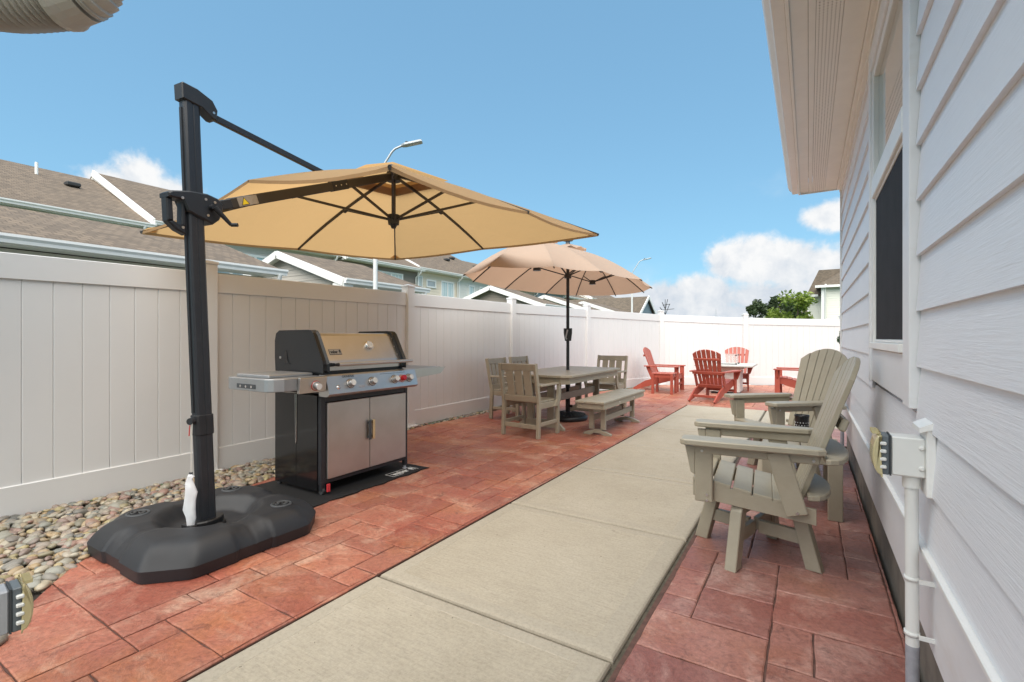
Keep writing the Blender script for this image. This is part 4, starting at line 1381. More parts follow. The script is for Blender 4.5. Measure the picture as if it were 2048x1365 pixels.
# ------------------------------------------------------------------ chairs
def fan_slats(parent, mat, n, wb, wt, H, drop, base, lean, th=0.022, gap=0.010, bow=0.0):
    """n slats fanning upward; base = (y,z) of the foot of the back, lean angle backwards"""
    out = []
    for k in range(n):
        s0, s1 = -1 + 2 * k / n, -1 + 2 * (k + 1) / n
        def top(s): return H - drop * abs(s) ** 2.0
        bl, br = s0 * wb / 2 + gap / 2, s1 * wb / 2 - gap / 2
        poly = [(bl, 0), (br, 0)]
        for q in range(5):
            s = s1 + (s0 - s1) * q / 4
            g = -gap / 2 * (1 - 2 * q / 4)
            poly.append((s * wt / 2 + g, top(s)))
        mid = (s0 + s1) / 2
        xc = mid * (wb + wt) / 4
        M = T(0, base[0], base[1]) @ RX(R(90) - lean) @ T(xc, 0, bow * xc * xc) @ RY(-2 * bow * xc) @ T(-xc, 0, 0)
        m = MB(); m.prism(poly, -th / 2, th / 2, M, 0.003)
        out.append(m.build('back_slat', mat, parent))
    return out


def part(parent, name, mat, *boxes):
    m = MB()
    for b in boxes: m.beam(*b[:4], **(b[4] if len(b) > 4 else {}))
    return m.build(name, mat, parent)


def screws(parent, pts, axis, r=0.008):
    m = MB()
    a = Vector(axis) * 0.003
    for p in pts:
        p = Vector(p); m.cyl(p - a, p + a, r, r * 0.8, 8)
    m.build('screw', 'screw', parent)


def swivel_chair(name, label, loc, rz, base_rot):
    """upright fan-back armchair on a swivel base; front is -y"""
    o = empty(name, loc, rz); tag(o, label, 'chair', 'tan fan back armchairs by the house')
    B = 0.005
    mt = 'hdpe_tan'
    for s in (-1, 1):
        x = s * 0.275
        part(o, 'front_post', mt, ((x, -0.272, 0.335), (x, -0.272, 0.632), 0.038, 0.090, dict(up=(0, 1, 0), b=B)))
        m = MB(); m.prism([(-0.045, 0.0), (0.0, 0.0), (0.0, -0.155), (-0.018, -0.155)], -0.016, 0.016, T(x + s * 0.001, -0.318, 0.630) @ RZ(R(90)) @ RX(R(90)) @ RY(R(90)), 0.003) if False else m.prism([(0, 0), (0, -0.155), (0.022, -0.14), (0.05, 0)], -0.016, 0.016, T(x, -0.3175, 0.630) @ RZ(R(-90)) @ RX(R(90)), 0.003)
        m.build('arm_bracket', mt, o)
        # arm plank, tapered to the back with rounded ends
        w0, w1 = 0.070, 0.045
        poly = [(-w0 + 0.02, -0.385), (w0 - 0.02, -0.385), (w0, -0.362), (w0, -0.15), (w1, 0.25), (w1 - 0.02, 0.285), (-w1 + 0.02, 0.285), (-w1, 0.25), (-w0, -0.15), (-w0, -0.362)]
        m = MB(); m.prism(poly, 0.648, 0.680, T(s * 0.300, 0, 0), 0.006); m.build('arm', mt, o)
        part(o, 'arm_rail', mt, ((s * 0.283, -0.32, 0.622), (s * 0.283, 0.262, 0.622), 0.024, 0.052, dict(b=B)))
        part(o, 'rear_support', mt, ((s * 0.298, 0.075, 0.645), (s * 0.298, 0.165, 0.335), 0.022, 0.098, dict(up=(0, 1, 0.2), b=B)))
        # seat side rail
        prof = [(-0.315, 0.345), (0.25, 0.285), (0.25, 0.365), (0.12, 0.372), (-0.05, 0.392), (-0.22, 0.432), (-0.315, 0.436)]
        m = MB(); m.prism(prof, -0.012, 0.012, T(s * 0.245, 0, 0) @ RZ(R(90)) @ RX(R(90)), 0.002); m.build('seat_rail', mt, o)
        screws(o, [(s * 0.296, -0.255, 0.375), (s * 0.296, -0.255, 0.345), (s * 0.311, 0.165, 0.35), (s * 0.297, 0.235, 0.615), (s * 0.297, -0.28, 0.61)], (1, 0, 0))
    # seat slats following the rail
    ys = [-0.285, -0.185, -0.085, 0.012, 0.105]
    zs = [0.4445, 0.428, 0.4075, 0.390, 0.381]
    tl = [0.05, -0.18, -0.19, -0.14, -0.06]
    for y, z, a in zip(ys, zs, tl):
        m = MB(); m.box((0, 0, 0), (0.515, 0.093, 0.022), T(0, y, z) @ RX(a), 0.005); m.build('seat_slat', mt, o)
    m = MB(); m.box((0, -0.322, 0.393), (0.50, 0.020, 0.085), None, 0.005); m.build('front_apron', mt, o)
    lean = R(19)
    fan_slats(o, mt, 6, 0.40, 0.56, 0.778, 0.115, (0.195, 0.385), lean, 0.024, 0.009, 0.28)
    # back braces: lower curved, arm level curved, upper
    ca, sa = math.cos(lean), math.sin(lean)

    def on_back(h, off): return (0.195 + h * sa + off * ca, 0.385 + h * ca - off * sa)
    for h, hw, dp, nm in ((0.03, 0.265, 0.10, 'lower_brace'), (0.245, 0.335, 0.105, 'arm_brace')):
        y, z = on_back(h, -0.018)
        poly = []
        for k in range(9):
            t_ = -1 + 2 * k / 8
            poly.append((t_ * hw, -0.055 * t_ * t_ + 0.0))
        top = [(p[0], p[1] + 0.012) for p in poly]
        out = [(hw * math.cos(R(a)), dp * math.sin(R(a))) for a in range(0, 181, 18)]
        pl = [(-hw, -0.02), (hw, -0.02)] + out
        m = MB(); m.prism(pl, -0.014, 0.014, T(0, y + 0.045, z), 0.005); m.build(nm, mt, o)
    y, z = on_back(0.44, 0.034)
    m = MB(); m.box((0, 0, 0), (0.46, 0.034, 0.062), T(0, y - 0.004, z) @ RX(-lean), 0.010); m.build('upper_brace', mt, o)
    # swivel base
    bm_ = RZ(base_rot)
    m = MB(); m.cyl((0, -0.03, 0.275), (0, -0.03, 0.335), 0.12, 0.12, 20); m.build('swivel_plate', 'cast_iron', o)
    for k in range(4):
        a = k * math.pi / 2
        M = T(0, -0.03, 0) @ bm_ @ RZ(a)
        m = MB()
        # splayed leg plank in the radial plane
        prof = [(0.265, 0.0), (0.340, 0.0), (0.262, 0.292), (0.245, 0.318), (0.185, 0.318)]
        m.prism([(x, z_) for x, z_ in prof], -0.030, 0.030, M @ RX(R(90)), 0.004)
        m.build('base_leg', mt, o)
        m = MB(); m.box((0.119, 0, 0.288), (0.20, 0.030, 0.052), M, 0.003); m.build('top_bar', mt, o)
        m = MB(); m.box((0.142, 0, 0.155), (0.236, 0.030, 0.072), M, 0.003); m.build('cross_bar', mt, o)
    return o


# facing the path (-x)
swivel_chair('armchair', 'tan fan back swivel armchair nearest the camera, facing the path', (-0.235, 3.07, 0), R(-90 + 4), R(-15) - R(-86))
swivel_chair('armchair', 'tan fan back swivel armchair behind the small tan table', (-0.185, 5.05, 0), R(-50), R(20))


def adirondack(name, label, loc, rz):
    o = empty(name, loc, rz); tag(o, label, 'chair', 'red adirondack chairs round the fire table')
    mt = 'hdpe_red'; B = 0.004
    for s in (-1, 1):
        part(o, 'front_leg', mt, ((s * 0.275, -0.365, 0.0), (s * 0.275, -0.365, 0.555), 0.034, 0.095, dict(up=(0, 1, 0), b=B)))
        m = MB(); m.prism([(0, 0), (0, -0.17), (0.03, -0.15), (0.085, 0)], -0.016, 0.016, T(s * 0.293, -0.365, 0.553) @ (RX(R(90)) if s > 0 else RZ(R(180)) @ RX(R(90))), 0.003); m.build('arm_bracket', mt, o)
        prof = [(-0.345, 0.275), (0.60, 0.0), (0.66, 0.035), (0.36, 0.225), (0.10, 0.300), (-0.20, 0.375), (-0.345, 0.385)]
        m = MB(); m.prism(prof, -0.015, 0.015, T(s * 0.243, 0, 0) @ RZ(R(90)) @ RX(R(90)), 0.003); m.build('stringer', mt, o)
        poly = [(-0.055, -0.43), (0.055, -0.43), (0.075, -0.40), (0.070, -0.15), (0.035, 0.36), (-0.035, 0.36), (-0.045, 0.0), (-0.070, -0.2), (-0.075, -0.40)]
        m = MB(); m.prism(poly, 0.557, 0.583, T(s * 0.315, 0, 0), 0.004); m.build('arm', mt, o)
        part(o, 'rear_support', mt, ((s * 0.27, 0.29, 0.553), (s * 0.27, 0.17, 0.28), 0.024, 0.085, dict(up=(0, 1, -0.2), b=B)))
    for y, z, a in ((-0.335, 0.392, 0.0), (-0.245, 0.389, -0.1), (-0.155, 0.372, -0.24), (-0.065, 0.349, -0.26), (0.025, 0.326, -0.26), (0.115, 0.303, -0.26)):
        m = MB(); m.box((0, 0, 0), (0.52, 0.080, 0.020), T(0, y, z) @ RX(a), B); m.build('seat_slat', mt, o)
    part(o, 'front_stretcher', mt, ((-0.258, -0.365, 0.17), (0.258, -0.365, 0.17), 0.026, 0.05, dict(b=B)))
    part(o, 'front_apron', mt, ((-0.258, -0.372, 0.325), (0.258, -0.372, 0.325), 0.022, 0.10, dict(b=B)))
    lean = R(20)
    fan_slats(o, mt, 6, 0.43, 0.56, 0.775, 0.10, (0.175, 0.275), lean, 0.020, 0.016, 0.25)
    ca, sa = math.cos(lean), math.sin(lean)
    for h, w, hh, off in ((0.30, 0.62, 0.06, 0.028), (0.58, 0.50, 0.045, 0.024), (0.02, 0.46, 0.07, 0.026)):
        m = MB(); m.box((0, 0, 0), (w, 0.026, hh), T(0, 0.175 + h * sa + off * ca, 0.275 + h * ca - off * sa) @ RX(-lean), B); m.build('back_brace', mt, o)
    part(o, 'rear_stretcher', mt, ((-0.228, 0.44, 0.105), (0.228, 0.44, 0.105), 0.03, 0.045, dict(b=B)))
    return o


adirondack('adirondack_chair', 'red adirondack chair at left, behind the small red table', (-2.93, 11.55, 0), R(90))
adirondack('adirondack_chair', 'red adirondack chair with its slatted back to the camera', (-1.60, 10.22, 0), R(168))
adirondack('adirondack_chair', 'red adirondack chair facing the camera behind the fire table', (-1.50, 12.72, 0), R(4))
adirondack('adirondack_chair', 'red adirondack chair half hidden behind the far tan armchair', (-0.19, 11.75, 0), R(-92))


def side_table(name, label, loc, rz, mat, w=0.48, d=0.48, h=0.46, leg=(0.085, 0.035), group=None):
    o = empty(name, loc, rz); tag(o, label, 'side table', group)
    n = 4
    sw = w / n
    for k in range(n):
        m = MB(); m.box((-w / 2 + sw * (k + 0.5), 0, h - 0.013), (sw - 0.006, d, 0.026), None, 0.005); m.build('top_slat', mat, o)
    for s in (-1, 1):
        part(o, 'apron', mat, ((-w / 2 + 0.05, s * (d / 2 - 0.03), h - 0.062), (w / 2 - 0.05, s * (d / 2 - 0.03), h - 0.062), 0.022, 0.07, dict(b=0.003)))
        part(o, 'apron', mat, ((s * (w / 2 - 0.033), -d / 2 + 0.045, h - 0.062), (s * (w / 2 - 0.033), d / 2 - 0.045, h - 0.062), 0.022, 0.07, dict(b=0.003)))
        for q in (-1, 1):
            part(o, 'leg', mat, ((s * (w / 2 - leg[0] / 2 - 0.006), q * (d / 2 - 0.024), 0), (s * (w / 2 - leg[0] / 2 - 0.006), q * (d / 2 - 0.024), h - 0.028), leg[1], leg[0], dict(up=(1, 0, 0), b=0.004)))
    return o


side_table('side_table', 'small tan slatted side table between the two tan armchairs', (-0.055, 4.09, 0), R(2), 'hdpe_tan', 0.49, 0.51, 0.462)
side_table('side_table', 'small red side table in front of the left red chair', (-2.735, 10.86, 0), R(2), 'hdpe_red', 0.47, 0.47, 0.455, (0.055, 0.055))


# lantern on the tan table
def lantern():
    o = empty('candle_lantern', (-0.045, 4.20, 0.4625)); tag(o, 'black pierced metal candle holder standing on the tan side table', 'candle holder')
    m = MB(); m.lathe([(0.040, 0), (0.043, 0.004), (0.045, 0.06), (0.047, 0.165), (0.050, 0.178), (0.049, 0.184), (0.044, 0.178), (0.041, 0.02)], 28); m.build('cup', 'lantern', o)
    m = MB()
    for j in range(6):
        for k in range(16):
            a = 2 * math.pi * (k + 0.5 * (j % 2)) / 16; z = 0.03 + j * 0.020; rr = 0.0462 + (z * 0.012)
            p = Vector((rr * math.cos(a), rr * math.sin(a), z)); q = Vector((math.cos(a), math.sin(a), 0)) * 0.0012
            m.cyl(p - q, p + q, 0.0042 if (j + k) % 3 else 0.0028, n=6)
    m.build('piercing', 'lantern_holes', o)


lantern()


def fire_table():
    o = empty('fire_table', (-1.58, 11.72, 0)); tag(o, 'square fire table with stone top, white base and glass guard', 'fire table')
    w = 1.16
    m = MB()
    for sx, sy, lx, ly in ((0, -1, w, 0.36), (0, 1, w, 0.36)):
        m.box((0, sy * (w / 2 - 0.18), 0.625), (w, 0.36, 0.035), None, 0.006)
    for sx in (-1, 1): m.box((sx * (w / 2 - 0.18), 0, 0.6249), (0.36, w - 0.722, 0.035), None, 0.006)
    m.build('top', 'firepit_top', o)
    m = MB(); m.box((0, 0, 0.585), (0.80, 0.80, 0.042), None, 0.004); m.build('under_frame', 'firepit_top', o)
    for s in (-1, 1):
        for ax in (0, 1):
            M = RZ(R(90) * ax)
            m = MB(); m.box((0, s * 0.295, 0.305), (0.60 if ax == 0 else 0.565, 0.02, 0.515), M, 0.003); m.build('base_panel', 'firepit_base', o)
    m = MB(); m.box((0, 0, 0.022), (0.55, 0.55, 0.045)); m.build('plinth', 'cast_iron', o)
    m = MB(); m.box((0, 0, 0.628), (0.40, 0.40, 0.03)); m.build('burner_tray', 'cast_iron', o)
    for s in (-1, 1):
        for ax in (0, 1):
            M = RZ(R(90) * ax)
            m = MB(); m.box((0, s * 0.225, 0.765), (0.44, 0.006, 0.21), M); m.build('guard_pane', 'clear_glass', o)
        for q in (-1, 1):
            m = MB(); m.box((s * 0.225, q * 0.225, 0.66), (0.03, 0.03, 0.03)); m.box((s * 0.225, q * 0.225, 0.845), (0.03, 0.03, 0.025)); m.build('corner_clip', 'roof_vent', o)


fire_table()


# ------------------------------------------------------------------ dining set
def dining_chair(name, label, loc, rz):
    o = empty(name, loc, rz); tag(o, label, 'chair', 'tan dining chairs round the table')
    mt = 'hdpe_tan'; B = 0.004
    W = 0.262
    for s in (-1, 1):
        m = MB()
        m.beam((s * W, 0.235, 0), (s * W, 0.215, 0.43), 0.038, 0.055, up=(0, 1, 0), b=B)
        m.beam((s * W, 0.215, 0.425), (s * W, 0.305, 0.91), 0.038, 0.055, up=(0, 1, 0), b=B)
        m.build('rear_leg', mt, o)
        part(o, 'front_leg', mt, ((s * W, -0.225, 0), (s * W, -0.225, 0.425), 0.038, 0.055, dict(up=(0, 1, 0), b=B)))
        part(o, 'side_apron', mt, ((s * (W - 0.001), -0.196, 0.39), (s * (W - 0.001), 0.186, 0.39), 0.024, 0.072, dict(b=B)))
        part(o, 'side_stretcher', mt, ((s * W, -0.196, 0.165), (s * W, 0.196, 0.165), 0.026, 0.045, dict(b=B)))
        part(o, 'arm', mt, ((s * 0.272, -0.265, 0.648), (s * 0.272, 0.228, 0.640), 0.068, 0.026, dict(b=0.006)))
        prof = [(-0.165, 0.38), (-0.10, 0.38), (-0.13, 0.40), (-0.165, 0.45), (-0.185, 0.53), (-0.19, 0.633), (-0.245, 0.633), (-0.245, 0.53), (-0.235, 0.45), (-0.20, 0.40)][::1]
        prof = [(-0.10, 0.365), (-0.135, 0.405), (-0.165, 0.45), (-0.183, 0.53), (-0.188, 0.634), (-0.246, 0.634), (-0.246, 0.53), (-0.235, 0.45), (-0.205, 0.392), (-0.16, 0.365)][::-1]
        m = MB(); m.prism(prof, -0.015, 0.015, T(s * 0.2905, 0, 0) @ RZ(R(90)) @ RX(R(90)), 0.002); m.build('arm_support', mt, o)
    part(o, 'rear_stretcher', mt, ((-W + 0.02, 0.222, 0.135), (W - 0.02, 0.222, 0.135), 0.026, 0.055, dict(b=B)))
    part(o, 'front_apron', mt, ((-W + 0.02, -0.225, 0.39), (W - 0.02, -0.225, 0.39), 0.024, 0.072, dict(b=B)))
    for k in range(4):
        m = MB(); m.box((0, -0.195 + k * 0.112, 0.436), (0.50, 0.106, 0.020), None, B); m.build('seat_slat', mt, o)

    def bk(z): return 0.215 + (z - 0.43) * 0.1875
    lean = math.atan(0.1875)
    for z, h, nm in ((0.865, 0.085, 'top_rail'), (0.475, 0.075, 'lower_rail')):
        m = MB(); m.box((0, 0, 0), (2 * W - 0.042, 0.028, h), T(0, bk(z), z) @ RX(-lean), B); m.build(nm, mt, o)
    for x in (-0.130, 0.0, 0.130):
        m = MB(); m.box((0, 0, 0), (0.105, 0.018, 0.325), T(x, bk(0.667), 0.667) @ RX(-lean), 0.003); m.build('back_slat', mt, o)
    m = MB(); m.lathe([(0.02, 0), (0.02, 0.002)], 14, T(0, 0.237, 0.135) @ RX(R(-90)) @ Matrix.Diagonal((1, 0.55, 1, 1))); m.build('maker_badge', 'silver_sticker', o)
    return o


dining_chair('dining_chair', 'tan slatted dining chair with its back to the camera', (-3.03, 5.36, 0), R(180 - 4))
dining_chair('dining_chair', 'tan dining chair on the fence side, nearest the grill', (-3.90, 6.33, 0), R(90 + 3))
dining_chair('dining_chair', 'tan dining chair on the fence side, second from the grill', (-3.92, 7.04, 0), R(90))
dining_chair('dining_chair', 'tan dining chair at the far end of the table', (-3.02, 8.00, 0), R(-3))


def trestle(parent, y, half, h, mt, post_x, pw, foot_h, name_leg='trestle_post', name_foot='foot'):
    # curved foot with rising middle
    pl = [(-half, 0), (-half + 0.10, 0), (-half + 0.14, 0.025), (half - 0.14, 0.025), (half - 0.10, 0), (half, 0), (half, 0.022), (half - 0.07, foot_h * 0.65), (half - 0.16, foot_h), (-half + 0.16, foot_h), (-half + 0.07, foot_h * 0.65), (-half, 0.022)]
    m = MB(); m.prism(pl, -0.022, 0.022, T(0, y, 0) @ RX(R(90)), 0.003); m.build(name_foot, mt, parent)
    for s in (-1, 1):
        m = MB()
        x = s * post_x
        pl = [(x - pw / 2, foot_h), (x + pw / 2, foot_h), (x + pw / 2, h), (x - pw / 2, h)]
        m.prism(pl, -0.020, 0.020, T(0, y, 0) @ RX(R(90)), 0.003); m.build(name_leg, mt, parent)


def dining_table():
    o = empty('dining_table', (-3.09, 6.54, 0)); tag(o, 'long tan slatted dining table on trestle legs', 'table')
    mt = 'hdpe_tan'
    w, L, h = 1.04, 2.06, 0.742
    n = 7; sw = w / n
    c = 0.11
    outl = [(-w / 2 + c, -L / 2), (w / 2 - c, -L / 2), (w / 2, -L / 2 + c), (w / 2, L / 2 - c), (w / 2 - c, L / 2), (-w / 2 + c, L / 2), (-w / 2, L / 2 - c), (-w / 2, -L / 2 + c)]
    for k in range(n):
        x0, x1 = -w / 2 + k * sw + 0.002, -w / 2 + (k + 1) * sw - 0.002
        q = clip_convex(outl, [(x0, -2), (x1, -2), (x1, 2), (x0, 2)])
        m = MB(); m.prism(q, h - 0.03, h, None, 0.004); m.build('top_plank', mt, o)
    inner = inset(outl, 0.045); inn2 = inset(outl, 0.070)
    for i in range(8):
        a, b = inner[i], inner[(i + 1) % 8]
        c2, d2 = inn2[(i + 1) % 8], inn2[i]
        m = MB(); m.prism([a, b, c2, d2], h - 0.115, h - 0.031); m.build('apron', mt, o)
    for y in (-0.80, 0.80): trestle(o, y, 0.36, h - 0.032, mt, 0.155, 0.10, 0.13)
    for s in (-1, 1): part(o, 'stretcher', mt, ((s * 0.13, -0.778, 0.40), (s * 0.13, 0.778, 0.40), 0.025, 0.10, dict(b=0.003)))
    return o


dining_table()


def bench():
    o = empty('bench', (-2.27, 6.30, 0)); tag(o, 'backless tan slatted bench along the path side of the table', 'bench')
    mt = 'hdpe_tan'; w, L, h = 0.385, 1.70, 0.452
    n = 3; sw = w / n
    for k in range(n):
        m = MB(); m.box((-w / 2 + sw * (k + 0.5), 0, h - 0.014), (sw - 0.004, L, 0.028), None, 0.005); m.build('seat_plank', mt, o)
    for s in (-1, 1):
        part(o, 'side_apron', mt, ((s * (w / 2 - 0.025), -L / 2 + 0.03, h - 0.062), (s * (w / 2 - 0.025), L / 2 - 0.03, h - 0.062), 0.022, 0.065, dict(b=0.003)))
        part(o, 'end_apron', mt, ((-w / 2 + 0.037, s * (L / 2 - 0.041), h - 0.062), (w / 2 - 0.037, s * (L / 2 - 0.041), h - 0.062), 0.022, 0.065, dict(b=0.003)))
        part(o, 'stretcher', mt, ((s * 0.075, -0.55, 0.205), (s * 0.075, 0.55, 0.205), 0.022, 0.075, dict(b=0.003)))
    for y in (-0.575, 0.575): trestle(o, y, 0.185, h - 0.096, mt, 0.078, 0.062, 0.075, 'trestle_post', 'foot')
    screws(o, [(w / 2 - 0.013, -0.25, h - 0.06), (w / 2 - 0.013, 0.35, h - 0.06)], (1, 0, 0), 0.012)


bench()


def dining_umbrella():
    cx, cy = -3.10, 6.62
    o = empty('dining_umbrella', (cx, cy, 0)); tag(o, 'rose beige double ended umbrella through the dining table', 'umbrella')
    m = MB(); m.cyl((0, 0, 0.05), (0, 0, 2.56), 0.024, n=16); m.build('pole', 'cast_iron', o)
    m = MB(); m.lathe([(0.29, 0.0), (0.30, 0.02), (0.30, 0.05), (0.285, 0.065), (0.20, 0.085), (0.10, 0.105), (0.06, 0.115)], 40); b = m.build('base', 'cast_iron', o)
    m = MB()
    for k in range(28):
        a = 2 * math.pi * k / 28
        c_, s_ = math.cos(a), math.sin(a)
        m.beam((0.075 * c_, 0.075 * s_, 0.116), (0.265 * c_, 0.265 * s_, 0.077), 0.009, 0.012)
    m.build('base_rib', 'gasket_dark', b)
    m = MB(); m.cyl((0, 0, 0.10), (0, 0, 0.34), 0.036, n=16); m.cyl((0.03, 0, 0.2), (0.075, 0, 0.2), 0.02, n=8); m.build('base_socket', 'cast_iron', o)
    m = MB(); m.cyl((0, 0, 0.47), (0, 0, 0.53), 0.036, n=14); m.build('pole_collar', 'cast_iron', o)
    m = MB(); m.prism([(-0.04, 0), (0.045, 0), (0.06, 0.12), (0.06, 0.19), (-0.06, 0.19), (-0.06, 0.12)], -0.045, 0.045, T(0, 0, 1.18) @ RZ(R(32)) @ RX(R(90)), 0.006); hz = m.build('crank_housing', 'cast_iron', o)
    m = MB(); m.tube([(0.02, -0.06, 1.34), (0.03, -0.075, 1.34), (0.01, -0.095, 1.23), (0.035, -0.12, 1.21)], 0.011, 8); m.build('crank_handle', 'galvanised', hz)
    HUB = 0.97
    zt, ze, zl = 2.545, 2.035, 2.16
    a_, b_ = 2.12, 1.13
    hubs = [Vector((0, -HUB, zt)), Vector((0, 0, zt + 0.045)), Vector((0, HUB, zt))]

    def tip(hi, ang):
        # where a rib from hub hi meets the oval rim
        c_, s_ = math.cos(ang), math.sin(ang)
        y0 = hubs[hi].y
        A = (c_ / b_) ** 2 + (s_ / a_) ** 2; B_ = 2 * y0 * s_ / a_ ** 2; C = (y0 / a_) ** 2 - 1
        k = (-B_ + math.sqrt(B_ * B_ - 4 * A * C)) / (2 * A)
        return Vector((k * c_, y0 + k * s_, ze))
    ribs = [(1, 0.0), (2, R(8)), (2, R(50)), (2, R(90)), (2, R(130)), (2, R(172)), (1, R(180)), (0, R(188)), (0, R(230)), (0, R(270)), (0, R(310)), (0, R(352))]
    tips = [(h, tip(h, a)) for h, a in ribs]
    vs, fs = [], []
    NU, NV = 6, 8

    def surf(A0, A1, B0, B1):
        """patch between rib A (A0 hub ->A1 tip) and rib B"""
        base = len(vs)
        for j in range(NV + 1):
            v_ = j / NV
            for i in range(NU + 1):
                u = i / NU
                P = (A0.lerp(B0, u)).lerp(A1.lerp(B1, u), v_)
                P = P.copy()
                P.z += 0.075 * math.sin(math.pi * v_) - 0.014 * math.sin(math.pi * u) * v_
                # rim pulled in between ribs
                q = 0.035 * math.sin(math.pi * u) * v_
                P.x *= 1 - q; P.y = P.y * (1 - q * 0.5)
                vs.append(P)
        for j in range(NV):
            for i in range(NU):
                k = base + j * (NU + 1) + i
                fs.append((k, k + 1, k + NU + 2, k + NU + 1))
    for i in range(12):
        (h0, t0), (h1, t1) = tips[i], tips[(i + 1) % 12]
        surf(hubs[h0], t0, hubs[h1], t1)
    m = MB(); m.add(vs, fs, None, True); m.build('canopy', 'canopy_rose', o)
    # vent flaps over the three hubs
    for hi, hb in enumerate(hubs):
        m = MB(); n = 10; vv = [hb + Vector((0, 0, 0.065))]
        ff = []
        for k in range(n):
            a = 2 * math.pi * k / n
            vv.append(hb + Vector((0.27 * math.cos(a), 0.30 * math.sin(a), -0.052)))
            vv.append(hb + Vector((0.275 * math.cos(a + math.pi / n), 0.305 * math.sin(a + math.pi / n), -0.022)))
        N = 2 * n
        ff = [(0, 1 + k, 1 + (k + 1) % N) for k in range(N)]
        m.add(vv, ff, None, True); m.build('vent_flap', 'canopy_rose', o)
    # ribs, struts, hubs
    for (h, a), (hh, tp) in zip(ribs, tips):
        hb = hubs[h]
        pts = []
        for q in range(6):
            f = q / 5; P = hb.lerp(tp, f); P.z += 0.075 * math.sin(math.pi * f) - 0.018; pts.append(P)
        m = MB(); m.tube(pts, 0.0085, 6); rb = m.build('rib', 'cast_iron', o)
        f = 0.52; P = hb.lerp(tp, f); P.z += 0.075 * math.sin(math.pi * f) - 0.022
        m = MB(); m.tube([Vector((hb.x, hb.y, zl)), P], 0.009, 6); m.build('strut', 'cast_iron', rb)
    for hb in hubs:
        m = MB(); m.cyl((hb.x, hb.y, zl - 0.035), (hb.x, hb.y, zl + 0.035), 0.055, 0.045, 14); m.build('hub', 'cast_iron', o)
    m = MB(); m.beam((0, -HUB, zt - 0.03), (0, HUB, zt - 0.03), 0.03, 0.04); m.build('spine_bar', 'cast_iron', o)
    for s in (-1, 1):
        m = MB(); m.tube([(0, 0, zl), (0, s * 0.45, zl + 0.20), (0, s * HUB, zl + 0.33)], 0.012, 6); m.build('spine_strut', 'cast_iron', o)
    m = MB(); m.cyl((0, 0, zt + 0.10), (0, 0, zt + 0.145), 0.035, 0.03, 12); m.cyl((0, 0, zt + 0.145), (0, 0, zt + 0.175), 0.075, 0.095, 20); m.cyl((0, 0, zt + 0.175), (0, 0, zt + 0.19), 0.095, 0.06, 20); m.build('solar_finial', 'slate_plastic', o)


dining_umbrella()


